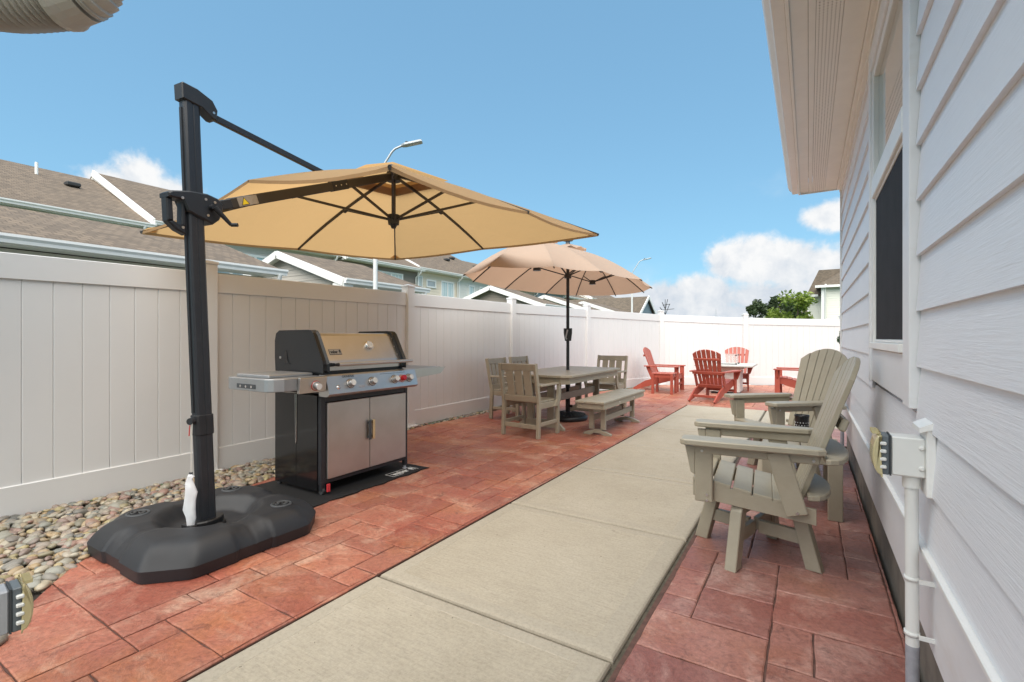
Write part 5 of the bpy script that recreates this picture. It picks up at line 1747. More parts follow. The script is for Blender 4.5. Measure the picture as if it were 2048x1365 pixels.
# ------------------------------------------------------------------ large cantilever umbrella
def cantilever():
    bx, by = -3.10, 1.50
    o = empty('cantilever_umbrella', (bx, by, 0)); tag(o, 'large square tan cantilever umbrella leaning over the grill', 'umbrella')
    C = Vector((-3.345 - bx, 3.28 - by, 0))
    # ---- pole, leaning slightly away
    foot = Vector((0.0, 0.0, 0.10)); head = Vector((-0.088, -0.055, 2.67))
    ax = (head - foot).normalized()

    def on_pole(z): return foot + ax * ((z - foot.z) / ax.z)
    dirA = Vector((C.x - on_pole(2.1).x, C.y - on_pole(2.1).y, 0)).normalized()   # towards the canopy
    side = Vector((dirA.y, -dirA.x, 0))
    PM = Matrix((dirA, -side, ax)).transposed().to_4x4()     # local x = toward canopy, y = left of it, z = up the pole

    def pole_frame(z):
        M = PM.copy(); M.translation = on_pole(z); return M
    # oval-edged extrusion with grooves
    pw, pd = 0.096, 0.066
    prof = []
    for (x, y) in ((-pw / 2 + 0.014, -pd / 2), (-0.006, -pd / 2), (-0.004, -pd / 2 + 0.003), (0.004, -pd / 2 + 0.003), (0.006, -pd / 2), (pw / 2 - 0.014, -pd / 2), (pw / 2 - 0.003, -pd / 2 + 0.008), (pw / 2, -pd / 2 + 0.02),
                   (pw / 2, pd / 2 - 0.02), (pw / 2 - 0.003, pd / 2 - 0.008), (pw / 2 - 0.014, pd / 2), (-pw / 2 + 0.014, pd / 2), (-pw / 2 + 0.003, pd / 2 - 0.008), (-pw / 2, pd / 2 - 0.02), (-pw / 2, -pd / 2 + 0.02), (-pw / 2 + 0.003, -pd / 2 + 0.008)):
        prof.append((x, y))
    L = (head - foot).length
    m = MB(); m.prism(prof, 0.0, L, pole_frame(0.10)); m.build('pole', 'black_frame', o)
    m = MB(); m.box((-pw / 2 - 0.004, 0, L / 2 + 0.3), (0.008, 0.020, L - 0.75), pole_frame(0.10)); m.build('rail_strip', 'black_plastic', o)
    # top cap with strut fork
    cap = [(-0.062, -0.03), (0.052, -0.042), (0.118, -0.085), (0.140, -0.085), (0.150, -0.02), (0.120, 0.03), (0.03, 0.062), (-0.055, 0.068), (-0.064, 0.06)]
    m = MB(); m.prism(cap, -0.042, 0.042, pole_frame(2.67) @ RX(R(90)), 0.006); cp = m.build('top_cap', 'black_plastic', o)
    MC = pole_frame(2.67)
    m = MB()
    for (x, z) in ((0.122, -0.045),): m.cyl(MC @ Vector((x, -0.044, z)), MC @ Vector((x, -0.040, z)), 0.008, n=8)
    m.build('screw', 'screw', cp)
    # ---- crank housing
    HM = pole_frame(2.015)
    body = [(-0.155, -0.115), (-0.115, -0.15), (-0.062, -0.185), (-0.062, -0.055), (0.060, -0.085), (0.085, -0.095), (0.125, -0.06), (0.150, -0.01), (0.158, 0.045), (0.125, 0.075), (0.06, 0.088), (-0.04, 0.080), (-0.145, 0.055), (-0.165, 0.045)]
    m = MB(); m.prism(body, -0.052, 0.052, HM @ RX(R(90)), 0.010)
    # D grip made as an open loop: cut by building the loop separately
    m = MB()
    upper = [(-0.060, -0.045), (0.060, -0.085), (0.085, -0.095), (0.128, -0.058), (0.152, -0.01), (0.158, 0.045), (0.125, 0.075), (0.06, 0.088), (-0.04, 0.080), (-0.145, 0.055), (-0.165, 0.040), (-0.165, 0.015), (-0.085, 0.015)]
    m.prism(upper, -0.050, 0.050, HM @ RX(R(90)), 0.009)
    hs = m.build('crank_housing', 'black_plastic', o)
    m = MB()
    m.prism([(-0.165, -0.12), (-0.13, -0.115), (-0.132, 0.013), (-0.167, 0.013)], -0.030, 0.030, HM @ RX(R(90)), 0.008)
    m.prism([(-0.165, -0.122), (-0.115, -0.165), (-0.063, -0.185), (-0.063, -0.135), (-0.10, -0.125), (-0.13, -0.113)], -0.0295, 0.0295, HM @ RX(R(90)), 0.008)
    m.prism([(-0.088, -0.13), (-0.0625, -0.14), (-0.0625, 0.012), (-0.080, 0.013)], -0.029, 0.029, HM @ RX(R(90)), 0.006)
    m.build('grip', 'black_plastic', hs)
    m = MB()
    for (x, z) in ((-0.09, 0.025), (0.045, 0.05), (0.10, 0.045), (0.055, -0.045)): m.cyl(HM @ Vector((x, -0.053, z)), HM @ Vector((x, -0.049, z)), 0.008, n=10)
    m.cyl(HM @ Vector((-0.083, -0.033, -0.145)), HM @ Vector((-0.083, -0.028, -0.145)), 0.008, n=10)
    m.build('screw', 'screw', hs)
    # crank handle pointing to the viewer
    m = MB()
    a0 = HM @ Vector((0.075, -0.05, 0.005)); a1 = HM @ Vector((0.075, -0.085, 0.005)); a2 = HM @ Vector((0.165, -0.10, -0.085)); a3 = HM @ Vector((0.185, -0.135, -0.085))
    m.tube([a0, a1], 0.018, 10); m.tube([a1, a2], [0.017, 0.011], 10); m.tube([a2, a3], 0.012, 10); m.build('crank_handle', 'black_plastic', hs)
    # ---- arm
    hubtop = Vector((C.x, C.y, 2.755))
    A0 = HM @ Vector((0.13, 0, 0.035))
    ad = (hubtop - A0).normalized()
    Lr = (hubtop - A0).length
    m = MB(); m.beam(A0, A0 + ad * 0.11, 0.052, 0.062, b=0.006); m.build('arm_socket', 'black_plastic', o)
    m = MB(); m.beam(A0 + ad * 0.10, hubtop - ad * 0.05, 0.046, 0.070, b=0.006); arm = m.build('arm', 'bronze_frame', o)
    sd = ad.cross(Vector((0, 0, 1))).normalized(); up = sd.cross(ad)
    q0 = A0 + ad * 0.15 + sd * 0.0238; q1 = A0 + ad * 0.30 + sd * 0.0238
    m = MB(); m.beam(q0, q1, 0.0012, 0.058, up=up); st = m.build('warning_sticker', 'silver_sticker', arm)
    c0 = A0 + ad * 0.20 + sd * 0.0250
    m = MB(); m.add([c0 - ad * 0.032 - up * 0.024, c0 + ad * 0.032 - up * 0.024, c0 + up * 0.027], [(0, 1, 2)]); m.build('warning_border', 'dark_print', st)
    c0 = c0 + sd * 0.0006
    m = MB(); m.add([c0 - ad * 0.025 - up * 0.020, c0 + ad * 0.025 - up * 0.020, c0 + up * 0.020], [(0, 1, 2)]); m.build('warning_triangle', 'yellow_sticker', st)
    # strut from the top cap to the arm
    S0 = MC @ Vector((0.13, 0, -0.055)); S1 = A0 + ad * (Lr * 0.60) + Vector((0, 0, 0.035))
    m = MB(); m.beam(S0, S1, 0.026, 0.042, b=0.004); m.build('support_strut', 'black_frame', o)
    J = A0 + ad * (Lr * 0.60)
    m = MB(); m.beam(J - ad * 0.09, J + ad * 0.09, 0.056, 0.080, b=0.006); br = m.build('arm_bracket', 'black_plastic', o)
    m = MB()
    for f in (-0.06, 0.0, 0.06):
        p = J + ad * f; m.cyl(p + sd * 0.027, p + sd * 0.031, 0.006, n=8)
    m.build('screw', 'screw', br)
    # ---- canopy: square, tilted up at the far side
    half = 1.465
    tilt = (2.308 - 2.124) / (2 * half)

    def rim(x, y):          # offsets from the centre
        return Vector((C.x + x, C.y + y, 2.216 + y * tilt))
    peak = Vector((C.x, C.y, 2.815))
    pts8 = [(1, 0), (1, 1), (0, 1), (-1, 1), (-1, 0), (-1, -1), (0, -1), (1, -1)]
    tips = [rim(x * half, y * half) for x, y in pts8]
    tips[6].z = 2.285           # the near edge lies on top of the arm
    tips[6].x = (on_pole(2.1).x + C.x * 0.25) * 0.8
    vs, fs = [], []
    NU, NV = 6, 14
    for i in range(8):
        t0, t1 = tips[i], tips[(i + 1) % 8]
        base = len(vs)
        for j in range(NV + 1):
            v_ = 0.14 + 0.86 * j / NV
            for k in range(NU + 1):
                u = k / NU
                E_ = t0.lerp(t1, u)
                P = peak.lerp(E_, v_)
                P.z += 0.035 * math.sin(math.pi * v_) - 0.022 * math.sin(math.pi * u) * v_
                q = 1 - 0.022 * math.sin(math.pi * u) * v_ ** 3
                P.x = C.x + (P.x - C.x) * q; P.y = C.y + (P.y - C.y) * q
                vs.append(P)
        for j in range(NV):
            for k in range(NU):
                a = base + j * (NU + 1) + k; fs.append((a, a + 1, a + NU + 2, a + NU + 1))
    m = MB(); m.add(vs, fs, None, True); cn = m.build('canopy', 'canopy_tan', o)
    # hem
    m = MB()
    for i in range(8):
        ring = []
        for k in range(NU + 1):
            u = k / NU; E_ = tips[i].lerp(tips[(i + 1) % 8], u).copy()
            q = 1 - 0.022 * math.sin(math.pi * u); E_.z -= 0.022 * math.sin(math.pi * u)
            E_.x = C.x + (E_.x - C.x) * q; E_.y = C.y + (E_.y - C.y) * q; ring.append(E_)
        for a, b in zip(ring, ring[1:]):
            m.add([a, b, b - Vector((0, 0, 0.022)), a - Vector((0, 0, 0.022))], [(0, 1, 2, 3)])
    m.build('hem', 'canopy_patch', cn)
    # top vent cap
    m = MB(); cvs = [peak + Vector((0, 0, 0.055))]
    for i in range(8):
        P = peak.lerp(tips[i], 0.25); P.z += 0.062; cvs.append(P)
    m.add(cvs, [(0, 1 + i, 1 + (i + 1) % 8) for i in range(8)], None, False); m.build('vent_cap', 'canopy_tan', cn)
    # reinforcement patches on the underside and corner pockets
    m = MB()
    for i in range(8):
        t0, t1 = tips[i], tips[(i + 1) % 8]
        a, b = peak.lerp(t0, 0.17), peak.lerp(t1, 0.17); c, d = peak.lerp(t1, 0.24), peak.lerp(t0, 0.24)
        q = [p + Vector((0, 0, 0.010)) for p in (a, b, c, d)]
        m.add(q, [(0, 1, 2, 3)])
    m.build('vent_band', 'canopy_patch', cn)
    for i in (1, 3, 5, 7):
        t_ = tips[i]; n0 = t_.lerp(tips[i - 1], 0.07); n1 = t_.lerp(tips[(i + 1) % 8], 0.07); inn = t_.lerp(peak, 0.06)
        m = MB(); m.add([p + Vector((0, 0, 0.006)) for p in (t_, n0, inn, n1)], [(0, 1, 2, 3)]); m.build('corner_pocket', 'canopy_tan', cn)
    # ribs and struts
    low = Vector((C.x, C.y, 2.335))
    m = MB(); m.cyl(peak - Vector((0, 0, 0.0)), low, 0.020, n=12); m.build('centre_mast', 'bronze_frame', o)
    m = MB(); m.cyl(low - Vector((0, 0, 0.04)), low + Vector((0, 0, 0.05)), 0.050, 0.060, 14); m.cyl(low - Vector((0, 0, 0.075)), low - Vector((0, 0, 0.04)), 0.02, 0.035, 10); m.build('runner_hub', 'black_plastic', o)
    m = MB(); m.cyl(peak - Vector((0, 0, 0.11)), peak - Vector((0, 0, 0.03)), 0.065, 0.065, 16); m.build('top_hub', 'black_plastic', o)
    for i in range(8):
        t_ = tips[i]
        top = peak - Vector((0, 0, 0.05))
        pts = []
        for k in range(7):
            f = k / 6; P = top.lerp(t_, f); P.z += 0.035 * math.sin(math.pi * f) - 0.004; pts.append(P)
        m = MB()
        d = (t_ - top).normalized()
        for a, b in zip(pts, pts[1:]): m.beam(a, b + (b - a) * 0.03, 0.014, 0.026)
        if i == 6: m = MB(); m.beam(t_ - Vector((0, 0, 0.012)), t_ + (top - t_) * 0.05 - Vector((0, 0, 0.012)), 0.012, 0.012)
        rb = m.build('rib', 'bronze_frame', o)
        f = 0.46 if i % 2 == 0 else 0.42
        J = top.lerp(t_, f); J.z += 0.035 * math.sin(math.pi * f) - 0.02
        m = MB(); m.beam(low + (J - low).normalized() * 0.045, J, 0.013, 0.022); m.build('strut', 'bronze_frame', rb)
        m = MB(); m.beam(J - d * 0.03, J + d * 0.03, 0.024, 0.034); m.build('rib_joint', 'black_plastic', rb)
        if i % 2: 
            m = MB(); m.cyl(t_ - d * 0.02, t_ + d * 0.012, 0.011, n=8); m.build('rib_cap', 'black_plastic', rb)
    # tie strap under the right hand panel
    a = peak.lerp(tips[1].lerp(tips[0], 0.45), 0.60); b = peak.lerp(tips[1].lerp(tips[0], 0.25), 0.83)
    a.z += 0.004; b.z -= 0.012
    m = MB(); m.beam(a, b, 0.030, 0.003, up=(0, 0, 1)); m.build('tie_strap', 'canopy_patch', cn)
    # ---- collar sleeve with clamp knob on the lower pole
    SM = pole_frame(0.70)
    m = MB(); m.prism([(x * 1.12, y * 1.18) for x, y in prof], -0.06, 0.06, SM, 0.003); sl = m.build('pole_sleeve', 'black_plastic', o)
    m = MB(); m.cyl(SM @ Vector((-0.06, -0.01, 0.03)), SM @ Vector((-0.085, -0.02, 0.03)), 0.022, 0.020, 10); m.build('clamp_knob', 'black_plastic', sl)
    # ---- foot plate
    FM = T(0, 0, 0)
    pl = [(0.10 * math.cos(R(a)), 0.068 * math.sin(R(a))) for a in range(0, 360, 18)]
    FR = RZ(math.atan2(dirA.y, dirA.x))
    m = MB(); m.prism(pl, 0.085, 0.135, FR, 0.006); m.prism([(p[0] * 1.12, p[1] * 1.15) for p in pl], 0.07, 0.10, FR, 0.006); m.box((-0.03, -0.09, 0.10), (0.14, 0.035, 0.022), FR, 0.004); m.box((-0.10, 0, 0.105), (0.035, 0.10, 0.05), FR, 0.005); m.build('foot_plate', 'cast_iron', o)
    # ---- moulded base, four tanks in one shell
    bcx, bcy = -3.14 - bx, 1.545 - by
    hw = 0.505
    NB = 72
    bm = bmesh.new()

    def outline(x, y, inn):
        """height of the shell at offset x,y from its centre"""
        return 0
    # height field over a chamfered square
    N = 96
    idx = {}
    def inside_d(x, y):      # distance inside the chamfered square, positive inside
        d1 = hw - max(abs(x), abs(y))
        d2 = (hw * 1.66 - (abs(x) + abs(y))) / 1.4142
        return min(d1, d2)
    def hgt(x, y, d=None):
        d = inside_d(x, y) if d is None else d
        r_ = 0.15
        t_ = max(0.0, min(1.0, d / r_))
        z = 0.066 + 0.104 * (1 - (1 - t_) ** 2.7) - 0.012 * max(0.0, (d - 0.13)) / 0.3
        # cross-shaped sunken centre
        rr = math.hypot(x, y)
        a = abs(math.atan2(y, x)) 
        k = max(0.0, 1 - rr / 0.30)
        z -= 0.075 * (3 * min(1.0, k * 2.6) ** 2 - 2 * min(1.0, k * 2.6) ** 3) if rr < 0.30 else 0
        # arms of the cross (valleys between tanks)
        for (u, v_) in ((x, y), (y, x)):
            if abs(u) < 0.085 and abs(v_) > 0.10:
                z -= 0.016 * (1 - (abs(u) / 0.085) ** 2) * min(1, (abs(v_) - 0.10) / 0.12) * min(1, d / 0.05)
            if abs(abs(u) - 0.0) < 0.006 and abs(v_) > 0.2: z -= 0.004
        # dished diagonals
        return z
    vs, fs = [], []
    for i in range(N + 1):
        for j in range(N + 1):
            # map unit square to the chamfered square radially
            u, v_ = -1 + 2 * i / N, -1 + 2 * j / N
            mx = max(abs(u), abs(v_))
            if mx > 1e-6:
                # boundary distance along this direction
                du, dv = u / mx, v_ / mx
                R1 = 1.0; R2 = 1.66 / (abs(du) + abs(dv))
                Rm = -math.log(math.exp(-60 * R1) + math.exp(-60 * R2)) / 60
                # cosine spacing packs vertices near the rim
                s_ = math.sin(mx * math.pi / 2) ** 0.95
                x, y = du * Rm * s_ * hw, dv * Rm * s_ * hw
            else: x = y = 0.0
            for (uu, ww) in ((x, y), (y, x)):
                if abs(uu) < 0.11 and abs(ww) > 0.25 and mx > 1e-6:
                    kk = 1.0 if abs(uu) < 0.095 else (0.11 - abs(uu)) / 0.015
                    if ww is y: y *= 1 - 0.022 * kk * min(1, (abs(ww) - 0.25) / 0.2)
                    else: x *= 1 - 0.022 * kk * min(1, (abs(ww) - 0.25) / 0.2)
            z = hgt(x, y, (1 - s_) * Rm * hw if mx > 1e-6 else hw)
            idx[(i, j)] = len(vs); vs.append((bcx + x, bcy + y, z))
    for i in range(N):
        for j in range(N): fs.append((idx[(i, j)], idx[(i + 1, j)], idx[(i + 1, j + 1)], idx[(i, j + 1)]))
    m = MB(); m.add(vs, fs, None, True)
    rimv = [vs[idx[(i, 0)]] for i in range(N)] + [vs[idx[(N, j)]] for j in range(N)] + [vs[idx[(i, N)]] for i in range(N, 0, -1)] + [vs[idx[(0, j)]] for j in range(N, 0, -1)]
    n = len(rimv)
    low_ = [(p[0] - (p[0] - bcx) * 0.012, p[1] - (p[1] - bcy) * 0.012, 0.004) for p in rimv]
    m.add(rimv + low_, [(i, n + i, n + (i + 1) % n, (i + 1) % n) for i in range(n)], None, False)
    m.add(low_, [tuple(range(n))[::-1]])
    base = m.build('weight_base', 'black_plastic', o)
    # filler caps on two opposite tanks, recessed foot slots
    for (x, y) in ((-0.29, -0.27), (0.29, 0.28), (-0.29, 0.28)):
        z = hgt(x, y, 0.16) - 0.004
        m = MB(); m.lathe([(0.062, z - 0.02), (0.062, z + 0.006), (0.052, z + 0.010), (0.048, z + 0.004)], 24, T(bcx + x, bcy + y, 0)); cpp = m.build('filler_cap', 'gasket_dark', base)
        m = MB()
        for s in (-1, 1): m.lathe([(0.022, z + 0.003), (0.022, z + 0.013), (0.014, z + 0.013), (0.012, z + 0.005)], 14, T(bcx + x + s * 0.024 * 0.75, bcy + y + s * 0.024 * 0.66, 0))
        m.build('cap_grip', 'cast_iron', cpp)
    return on_pole, SM, o


on_pole, SLEEVE, cant = cantilever()


def hanging_bag():
    """folded clear-white pouch hanging from the clamp knob"""
    k = Matrix.Translation((-3.10, 1.50, 0)) @ SLEEVE @ Vector((-0.078, -0.026, 0.02))
    o = empty('pouch', (k.x, k.y, k.z)); tag(o, 'narrow white plastic pouch hanging beside the umbrella pole', 'pouch')
    d = Vector((0.03, -0.02, 0))
    m = MB(); m.tube([(0, 0, 0), d * 0.15 + Vector((0, 0, -0.10)), d * 0.3 + Vector((0, 0, -0.30))], 0.0018, 5); m.tube([(0.006, 0.003, 0), d * 0.2 + Vector((0.006, 0, -0.12)), d * 0.3 + Vector((0.002, 0, -0.30))], 0.0015, 5); m.build('cord', 'string', o)
    m = MB(); m.tube([(-0.008, -0.004, -0.01), (-0.012, -0.006, -0.05), (-0.010, -0.008, -0.075)], 0.003, 5); m.build('red_thread', 'red_thread', o)
    vs, fs = [], []
    secs = [(0.009, -0.295), (0.022, -0.307), (0.017, -0.322), (0.027, -0.35), (0.036, -0.40), (0.034, -0.45), (0.037, -0.50), (0.030, -0.55), (0.022, -0.60), (0.007, -0.63)]
    n = 12
    for i, (w, z) in enumerate(secs):
        for q in range(n):
            a = 2 * math.pi * q / n
            x = w * math.cos(a); y = w * 0.42 * math.sin(a) * (1 + 0.45 * math.sin(3 * a + i * 1.7)); x += 0.006 * math.sin(i * 1.9)
            # lies roughly in the picture-facing plane
            ex, ey = CS, SN
            vs.append((x * ex - y * ey + 0.012, x * ey + y * ex - 0.012, z))
    for i in range(len(secs) - 1):
        for q in range(n): fs.append((i * n + q, i * n + (q + 1) % n, (i + 1) * n + (q + 1) % n, (i + 1) * n + q))
    m = MB(); m.add(vs, fs, None, True); m.add(vs, [tuple(range(n)), tuple(range((len(secs) - 1) * n, len(secs) * n))[::-1]]); m.build('bag', 'bag_white', o)
    m = MB(); m.cyl((0.010, -0.007, -0.285), (0.010, -0.007, -0.302), 0.010, n=8); m.build('toggle', 'gasket_dark', o)


hanging_bag()


# ------------------------------------------------------------------ grill
def grill():
    o = empty('gas_grill', (-3.50, 2.85, 0), R(90)); tag(o, 'stainless and black gas grill with four burner knobs and closed lid', 'grill')

    def bx(name, mat, x0, x1, y0, y1, z0, z1, b=0.0, parent=o):
        m = MB(); m.box(((x0 + x1) / 2, (y0 + y1) / 2, (z0 + z1) / 2), (x1 - x0, y1 - y0, z1 - z0), None, b); return m.build(name, mat, parent)
    # cabinet
    bx('cabinet', 'black_enamel', -0.475, 0.462, -0.262, 0.285, 0.085, 0.765)
    m = MB()
    m.box((-0.4785, 0.144, 0.405), (0.006, 0.284, 0.74), None, 0.002); m.build('side_panel', 'black_enamel', o)
    m = MB(); m.box((-0.4790, -0.133, 0.405), (0.007, 0.262, 0.74), None, 0.003); m.build('side_panel', 'black_enamel', o)
    m = MB(); m.tube([(-0.486, 0.006, 0.775), (-0.487, 0.004, 0.60), (-0.486, 0.0, 0.40), (-0.487, -0.004, 0.375), (-0.486, -0.008, 0.40), (-0.487, -0.010, 0.60), (-0.486, -0.012, 0.775)], 0.0022, 5); m.build('chain', 'chrome', o)
    for x0, x1 in ((-0.475, -0.430), (0.428, 0.463)):
        bx('cabinet_post', 'black_frame', x0, x1, -0.302, -0.263, 0.085, 0.765, 0.003)
    bx('cabinet_sill', 'black_frame', -0.429, 0.427, -0.300, -0.263, 0.088, 0.120, 0.002)
    bx('cabinet_header', 'black_frame', -0.429, 0.427, -0.298, -0.263, 0.720, 0.766, 0.002)
    for k, (x0, x1) in enumerate(((-0.426, -0.006), (0.002, 0.424))):
        d = bx('door', 'stainless_door', x0, x1, -0.318, -0.292, 0.122, 0.716, 0.003)
        hx = -0.020 if k == 0 else 0.020
        m = MB(); m.box((hx, -0.338, 0.445), (0.024, 0.018, 0.165), None, 0.004); m.box((hx, -0.325, 0.505), (0.018, 0.012, 0.02)); m.box((hx, -0.325, 0.385), (0.018, 0.012, 0.02)); m.build('door_handle', 'brass' if k else 'gasket_dark', d)
    # legs and casters
    for x in (-0.452, 0.446):
        for y in (-0.282, 0.265):
            m = MB(); m.box((x, y, 0.062), (0.036, 0.034, 0.048)); m.build('leg', 'black_frame', o)
            if x < 0:
                m = MB(); m.cyl((x - 0.012, y, 0.034), (x + 0.012, y, 0.034), 0.026, n=16); m.box((x, y, 0.055), (0.032, 0.03, 0.03)); m.build('caster', 'gasket_dark', o)
            else:
                m = MB(); m.cyl((x, y, 0.008), (x, y, 0.045), 0.012, 0.012, 10); m.cyl((x, y, 0.0075), (x, y, 0.014), 0.022, 0.018, 12); m.build('foot', 'pvc_grey', o)
    m = MB(); m.box((-0.425, -0.325, 0.058), (0.030, 0.012, 0.062), None, 0.004); m.build('caster_brake', 'tag_red', o)
    # cook box
    bx('cook_box', 'lid_black', -0.445, 0.445, -0.262, 0.285, 0.78, 0.975, 0.006)
    # sloping control panel
    prof = [(-0.378, 0.775), (-0.395, 0.790), (-0.352, 0.925), (-0.330, 0.935), (-0.270, 0.935), (-0.270, 0.768), (-0.36, 0.768)]
    m = MB()
    x0, x1 = -0.470, 0.505
    m.prism([(a, b) for a, b in prof], x0, x1, Matrix(((0, 0, 1, 0), (1, 0, 0, 0), (0, 1, 0, 0), (0, 0, 0, 1))), 0.0)
    cp = m.build('control_panel', 'stainless', o)
    # side shelves: left one carries the side burner and its knob
    lw = MB(); lw.prism([(-0.895, -0.245), (-0.885, -0.272), (-0.86, -0.302), (-0.80, -0.335), (-0.474, -0.352), (-0.474, 0.225), (-0.885, 0.225), (-0.895, 0.215)], 0.838, 0.930, None, 0.004); ls = lw.build('left_shelf', 'shelf_metal', o)
    M = T(-0.590, -0.357, 0.873) @ RX(R(8))
    m = MB(); m.box((0, 0, 0), (0.228, 0.028, 0.116), M, 0.003); m.build('shelf_front', 'stainless', ls)
    m = MB(); m.box((-0.892, -0.02, 0.872), (0.012, 0.24, 0.032)); slot = m.build('tool_slot', 'gasket_dark', ls)
    m = MB()
    for y in (-0.09, -0.02, 0.05): m.cyl((-0.90, y, 0.870), (-0.890, y, 0.870), 0.010, n=10)
    m.build('tool_hook', 'chrome', slot)
    m = MB(); m.box((-0.66, 0.0, 0.941), (0.36, 0.42, 0.022), None, 0.008); m.build('side_burner_lid', 'shelf_metal', ls)
    rw = MB(); rw.prism([(0.507, -0.325), (0.93, -0.30), (0.985, -0.26), (0.985, 0.215), (0.507, 0.225)], 0.868, 0.930, None, 0.003); rs = rw.build('right_shelf', 'shelf_metal', o)
    m = MB(); m.prism([(0.508, 0.840), (0.90, 0.868), (0.98, 0.932), (0.508, 0.932)], -0.334, -0.327, RX(R(90)) @ T(0, 0, 0) @ Matrix.Diagonal((1, 1, -1, 1)), 0.0); m.build('shelf_front', 'stainless', rs)
    # knobs on the tilted face
    fa = math.atan2(0.043, 0.135)

    def face(x, s):        # s: 0 bottom .. 1 top of the tilted face
        y = -0.395 + 0.043 * s; z = 0.790 + 0.135 * s
        return T(x, y, z) @ RX(R(90) - fa)

    def knob(x, s, parent, r_=0.0285, mat='shelf_metal', ring=True, Mx=None):
        M = Mx if Mx is not None else face(x, s)
        m = MB()
        m.lathe([(r_ + 0.010, 0.000), (r_ + 0.010, 0.003), (r_ + 0.002, 0.004)], 28, M)
        b = m.build('knob_bezel', 'dark_print' if ring else 'red_plastic', parent)
        m = MB(); m.lathe([(r_ + 0.007, 0.003), (r_ + 0.007, 0.0045), (r_, 0.005)], 28, M); m.build('knob_plate', 'stainless', b)
        m = MB(); m.lathe([(r_ * 0.98, 0.006), (r_, 0.010), (r_ * 0.97, 0.038), (r_ * 0.90, 0.042)], 28, M); k = m.build('knob', mat, parent)
        m = MB(); m.lathe([(r_ * 0.86, 0.0415), (r_ * 0.84, 0.0432)], 24, M); m.box((0, r_ * 0.68, 0.0435), (0.004, r_ * 0.34, 0.0015), M); m.build('knob_face', 'white_print' if mat != 'red_plastic' else 'red_plastic', k)
    for x in (-0.255, -0.03, 0.225, 0.405): knob(x, 0.50, cp)
    knob(0.318, 0.50, cp, 0.025, 'red_plastic', False)
    knob(0, 0, ls, 0.028, 'shelf_metal', False, M @ T(0.02, -0.015, -0.005) @ RX(R(90)))
    m = MB(); m.lathe([(0.016, 0), (0.016, 0.004), (0.011, 0.005), (0.011, 0.009), (0.009, 0.010)], 20, face(-0.375, 0.35)); m.build('igniter_button', 'chrome', cp)
    me = text_mesh('GENESIS', 0.026, 0.0004, 0.0, 1.25)
    put_mesh('lettering', me, 'dark_print', cp, face(-0.265, 0.93) @ T(0, 0, 0.0012))
    m = MB(); m.box((-0.145, 0, 0), (0.06, 0.018, 0.0008), face(0, 0.26)); m.build('panel_print', 'pvc_grey', cp)
    m = MB(); m.box((0.22, 0, 0.0005), (0.30, 0.0025, 0.0008), face(0, 0.90)); m.build('panel_line', 'dark_print', cp)
    # bottom lip of the panel with rounded ends
    # ---- lid
    lid_prof = [(0.305, 0.962), (0.312, 1.06), (0.312, 1.20), (0.298, 1.244), (0.262, 1.264), (-0.105, 1.266), (-0.132, 1.260), (-0.155, 1.240), (-0.262, 1.040), (-0.272, 1.015), (-0.272, 0.962)]
    XM = Matrix(((0, 0, 1, 0), (1, 0, 0, 0), (0, 1, 0, 0), (0, 0, 0, 1)))
    big = [(y + (0.008 if y > 0 else -0.008), z + (0.006 if z > 1.2 else 0)) for y, z in lid_prof]
    m = MB(); m.prism(lid_prof[::-1], -0.395, 0.395, XM); lid = m.build('lid', 'stainless', o)
    for x0, x1 in ((-0.452, -0.390), (0.390, 0.452)):
        m = MB(); m.prism(big[::-1], x0, x1, XM, 0.016); cap = m.build('lid_end_cap', 'lid_black', lid)
        m = MB()
        for f in (0.15, 0.5, 0.85):
            y = -0.163 + (-0.262 + 0.155) * f; z = 1.245 - 0.205 * f
            xx = x1 + 0.012 if x0 < 0 else x0 - 0.012
            m.cyl((xx, y - 0.002, z + 0.003), (xx, y + 0.004, z), 0.006, n=8)
        m.build('screw', 'screw', lid)
    m = MB(); m.prism([(-0.02, -0.012), (0.07, -0.012), (0.07, 0.03), (0.058, 0.10), (0.048, 0.10), (0.036, 0.03), (0.02, 0.0)], -0.4555, -0.4545, T(0, 0.12, 1.02) @ XM); m.build('hinge_slot', 'black_enamel', lid)
    m = MB(); m.cyl((-0.457, 0.255, 1.06), (-0.451, 0.255, 1.06), 0.011, n=10); m.build('hinge_screw', 'screw', lid)
    m = MB(); m.box((-0.4, 0, 0), (0.001, 0.001, 0.001)); 
    # lower front band and handle
    m = MB(); m.box((0, -0.2745, 0.99), (0.80, 0.006, 0.056), None, 0.001); m.build('lid_band', 'stainless', lid)
    m = MB(); m.cyl((-0.345, -0.345, 1.012), (0.475, -0.345, 1.012), 0.0145, n=20); hd = m.build('lid_handle', 'stainless', lid)
    m = MB()
    for x in (-0.375, 0.40): m.cyl((x, -0.275, 1.010), (x, -0.330, 1.012), 0.017, 0.013, 14)
    m.build('handle_standoff', 'lid_black', hd)
    m = MB(); m.cyl((-0.385, -0.345, 1.012), (-0.345, -0.345, 1.012), 0.010, 0.0145, 16); m.build('handle_end', 'lid_black', hd)
    # thermometer and badge on the slope
    sa = math.atan2(0.107, 0.200)

    def slope(x, f): return T(x, -0.155 - 0.107 * f, 1.240 - 0.200 * f) @ RX(R(90) - sa)
    m = MB(); m.lathe([(0.040, -0.004), (0.040, 0.020), (0.036, 0.026), (0.031, 0.024)], 32, slope(0.085, 0.42)); th = m.build('thermometer', 'chrome', lid)
    m = MB(); m.lathe([(0.0305, 0.020), (0.0305, 0.0245)], 28, slope(0.085, 0.42)); m.box((0.004, 0.004, 0.0252), (0.020, 0.003, 0.0012), slope(0.085, 0.42) @ RZ(0.8)); m.build('dial', 'white_print', th)
    BM = slope(-0.285, 0.66)
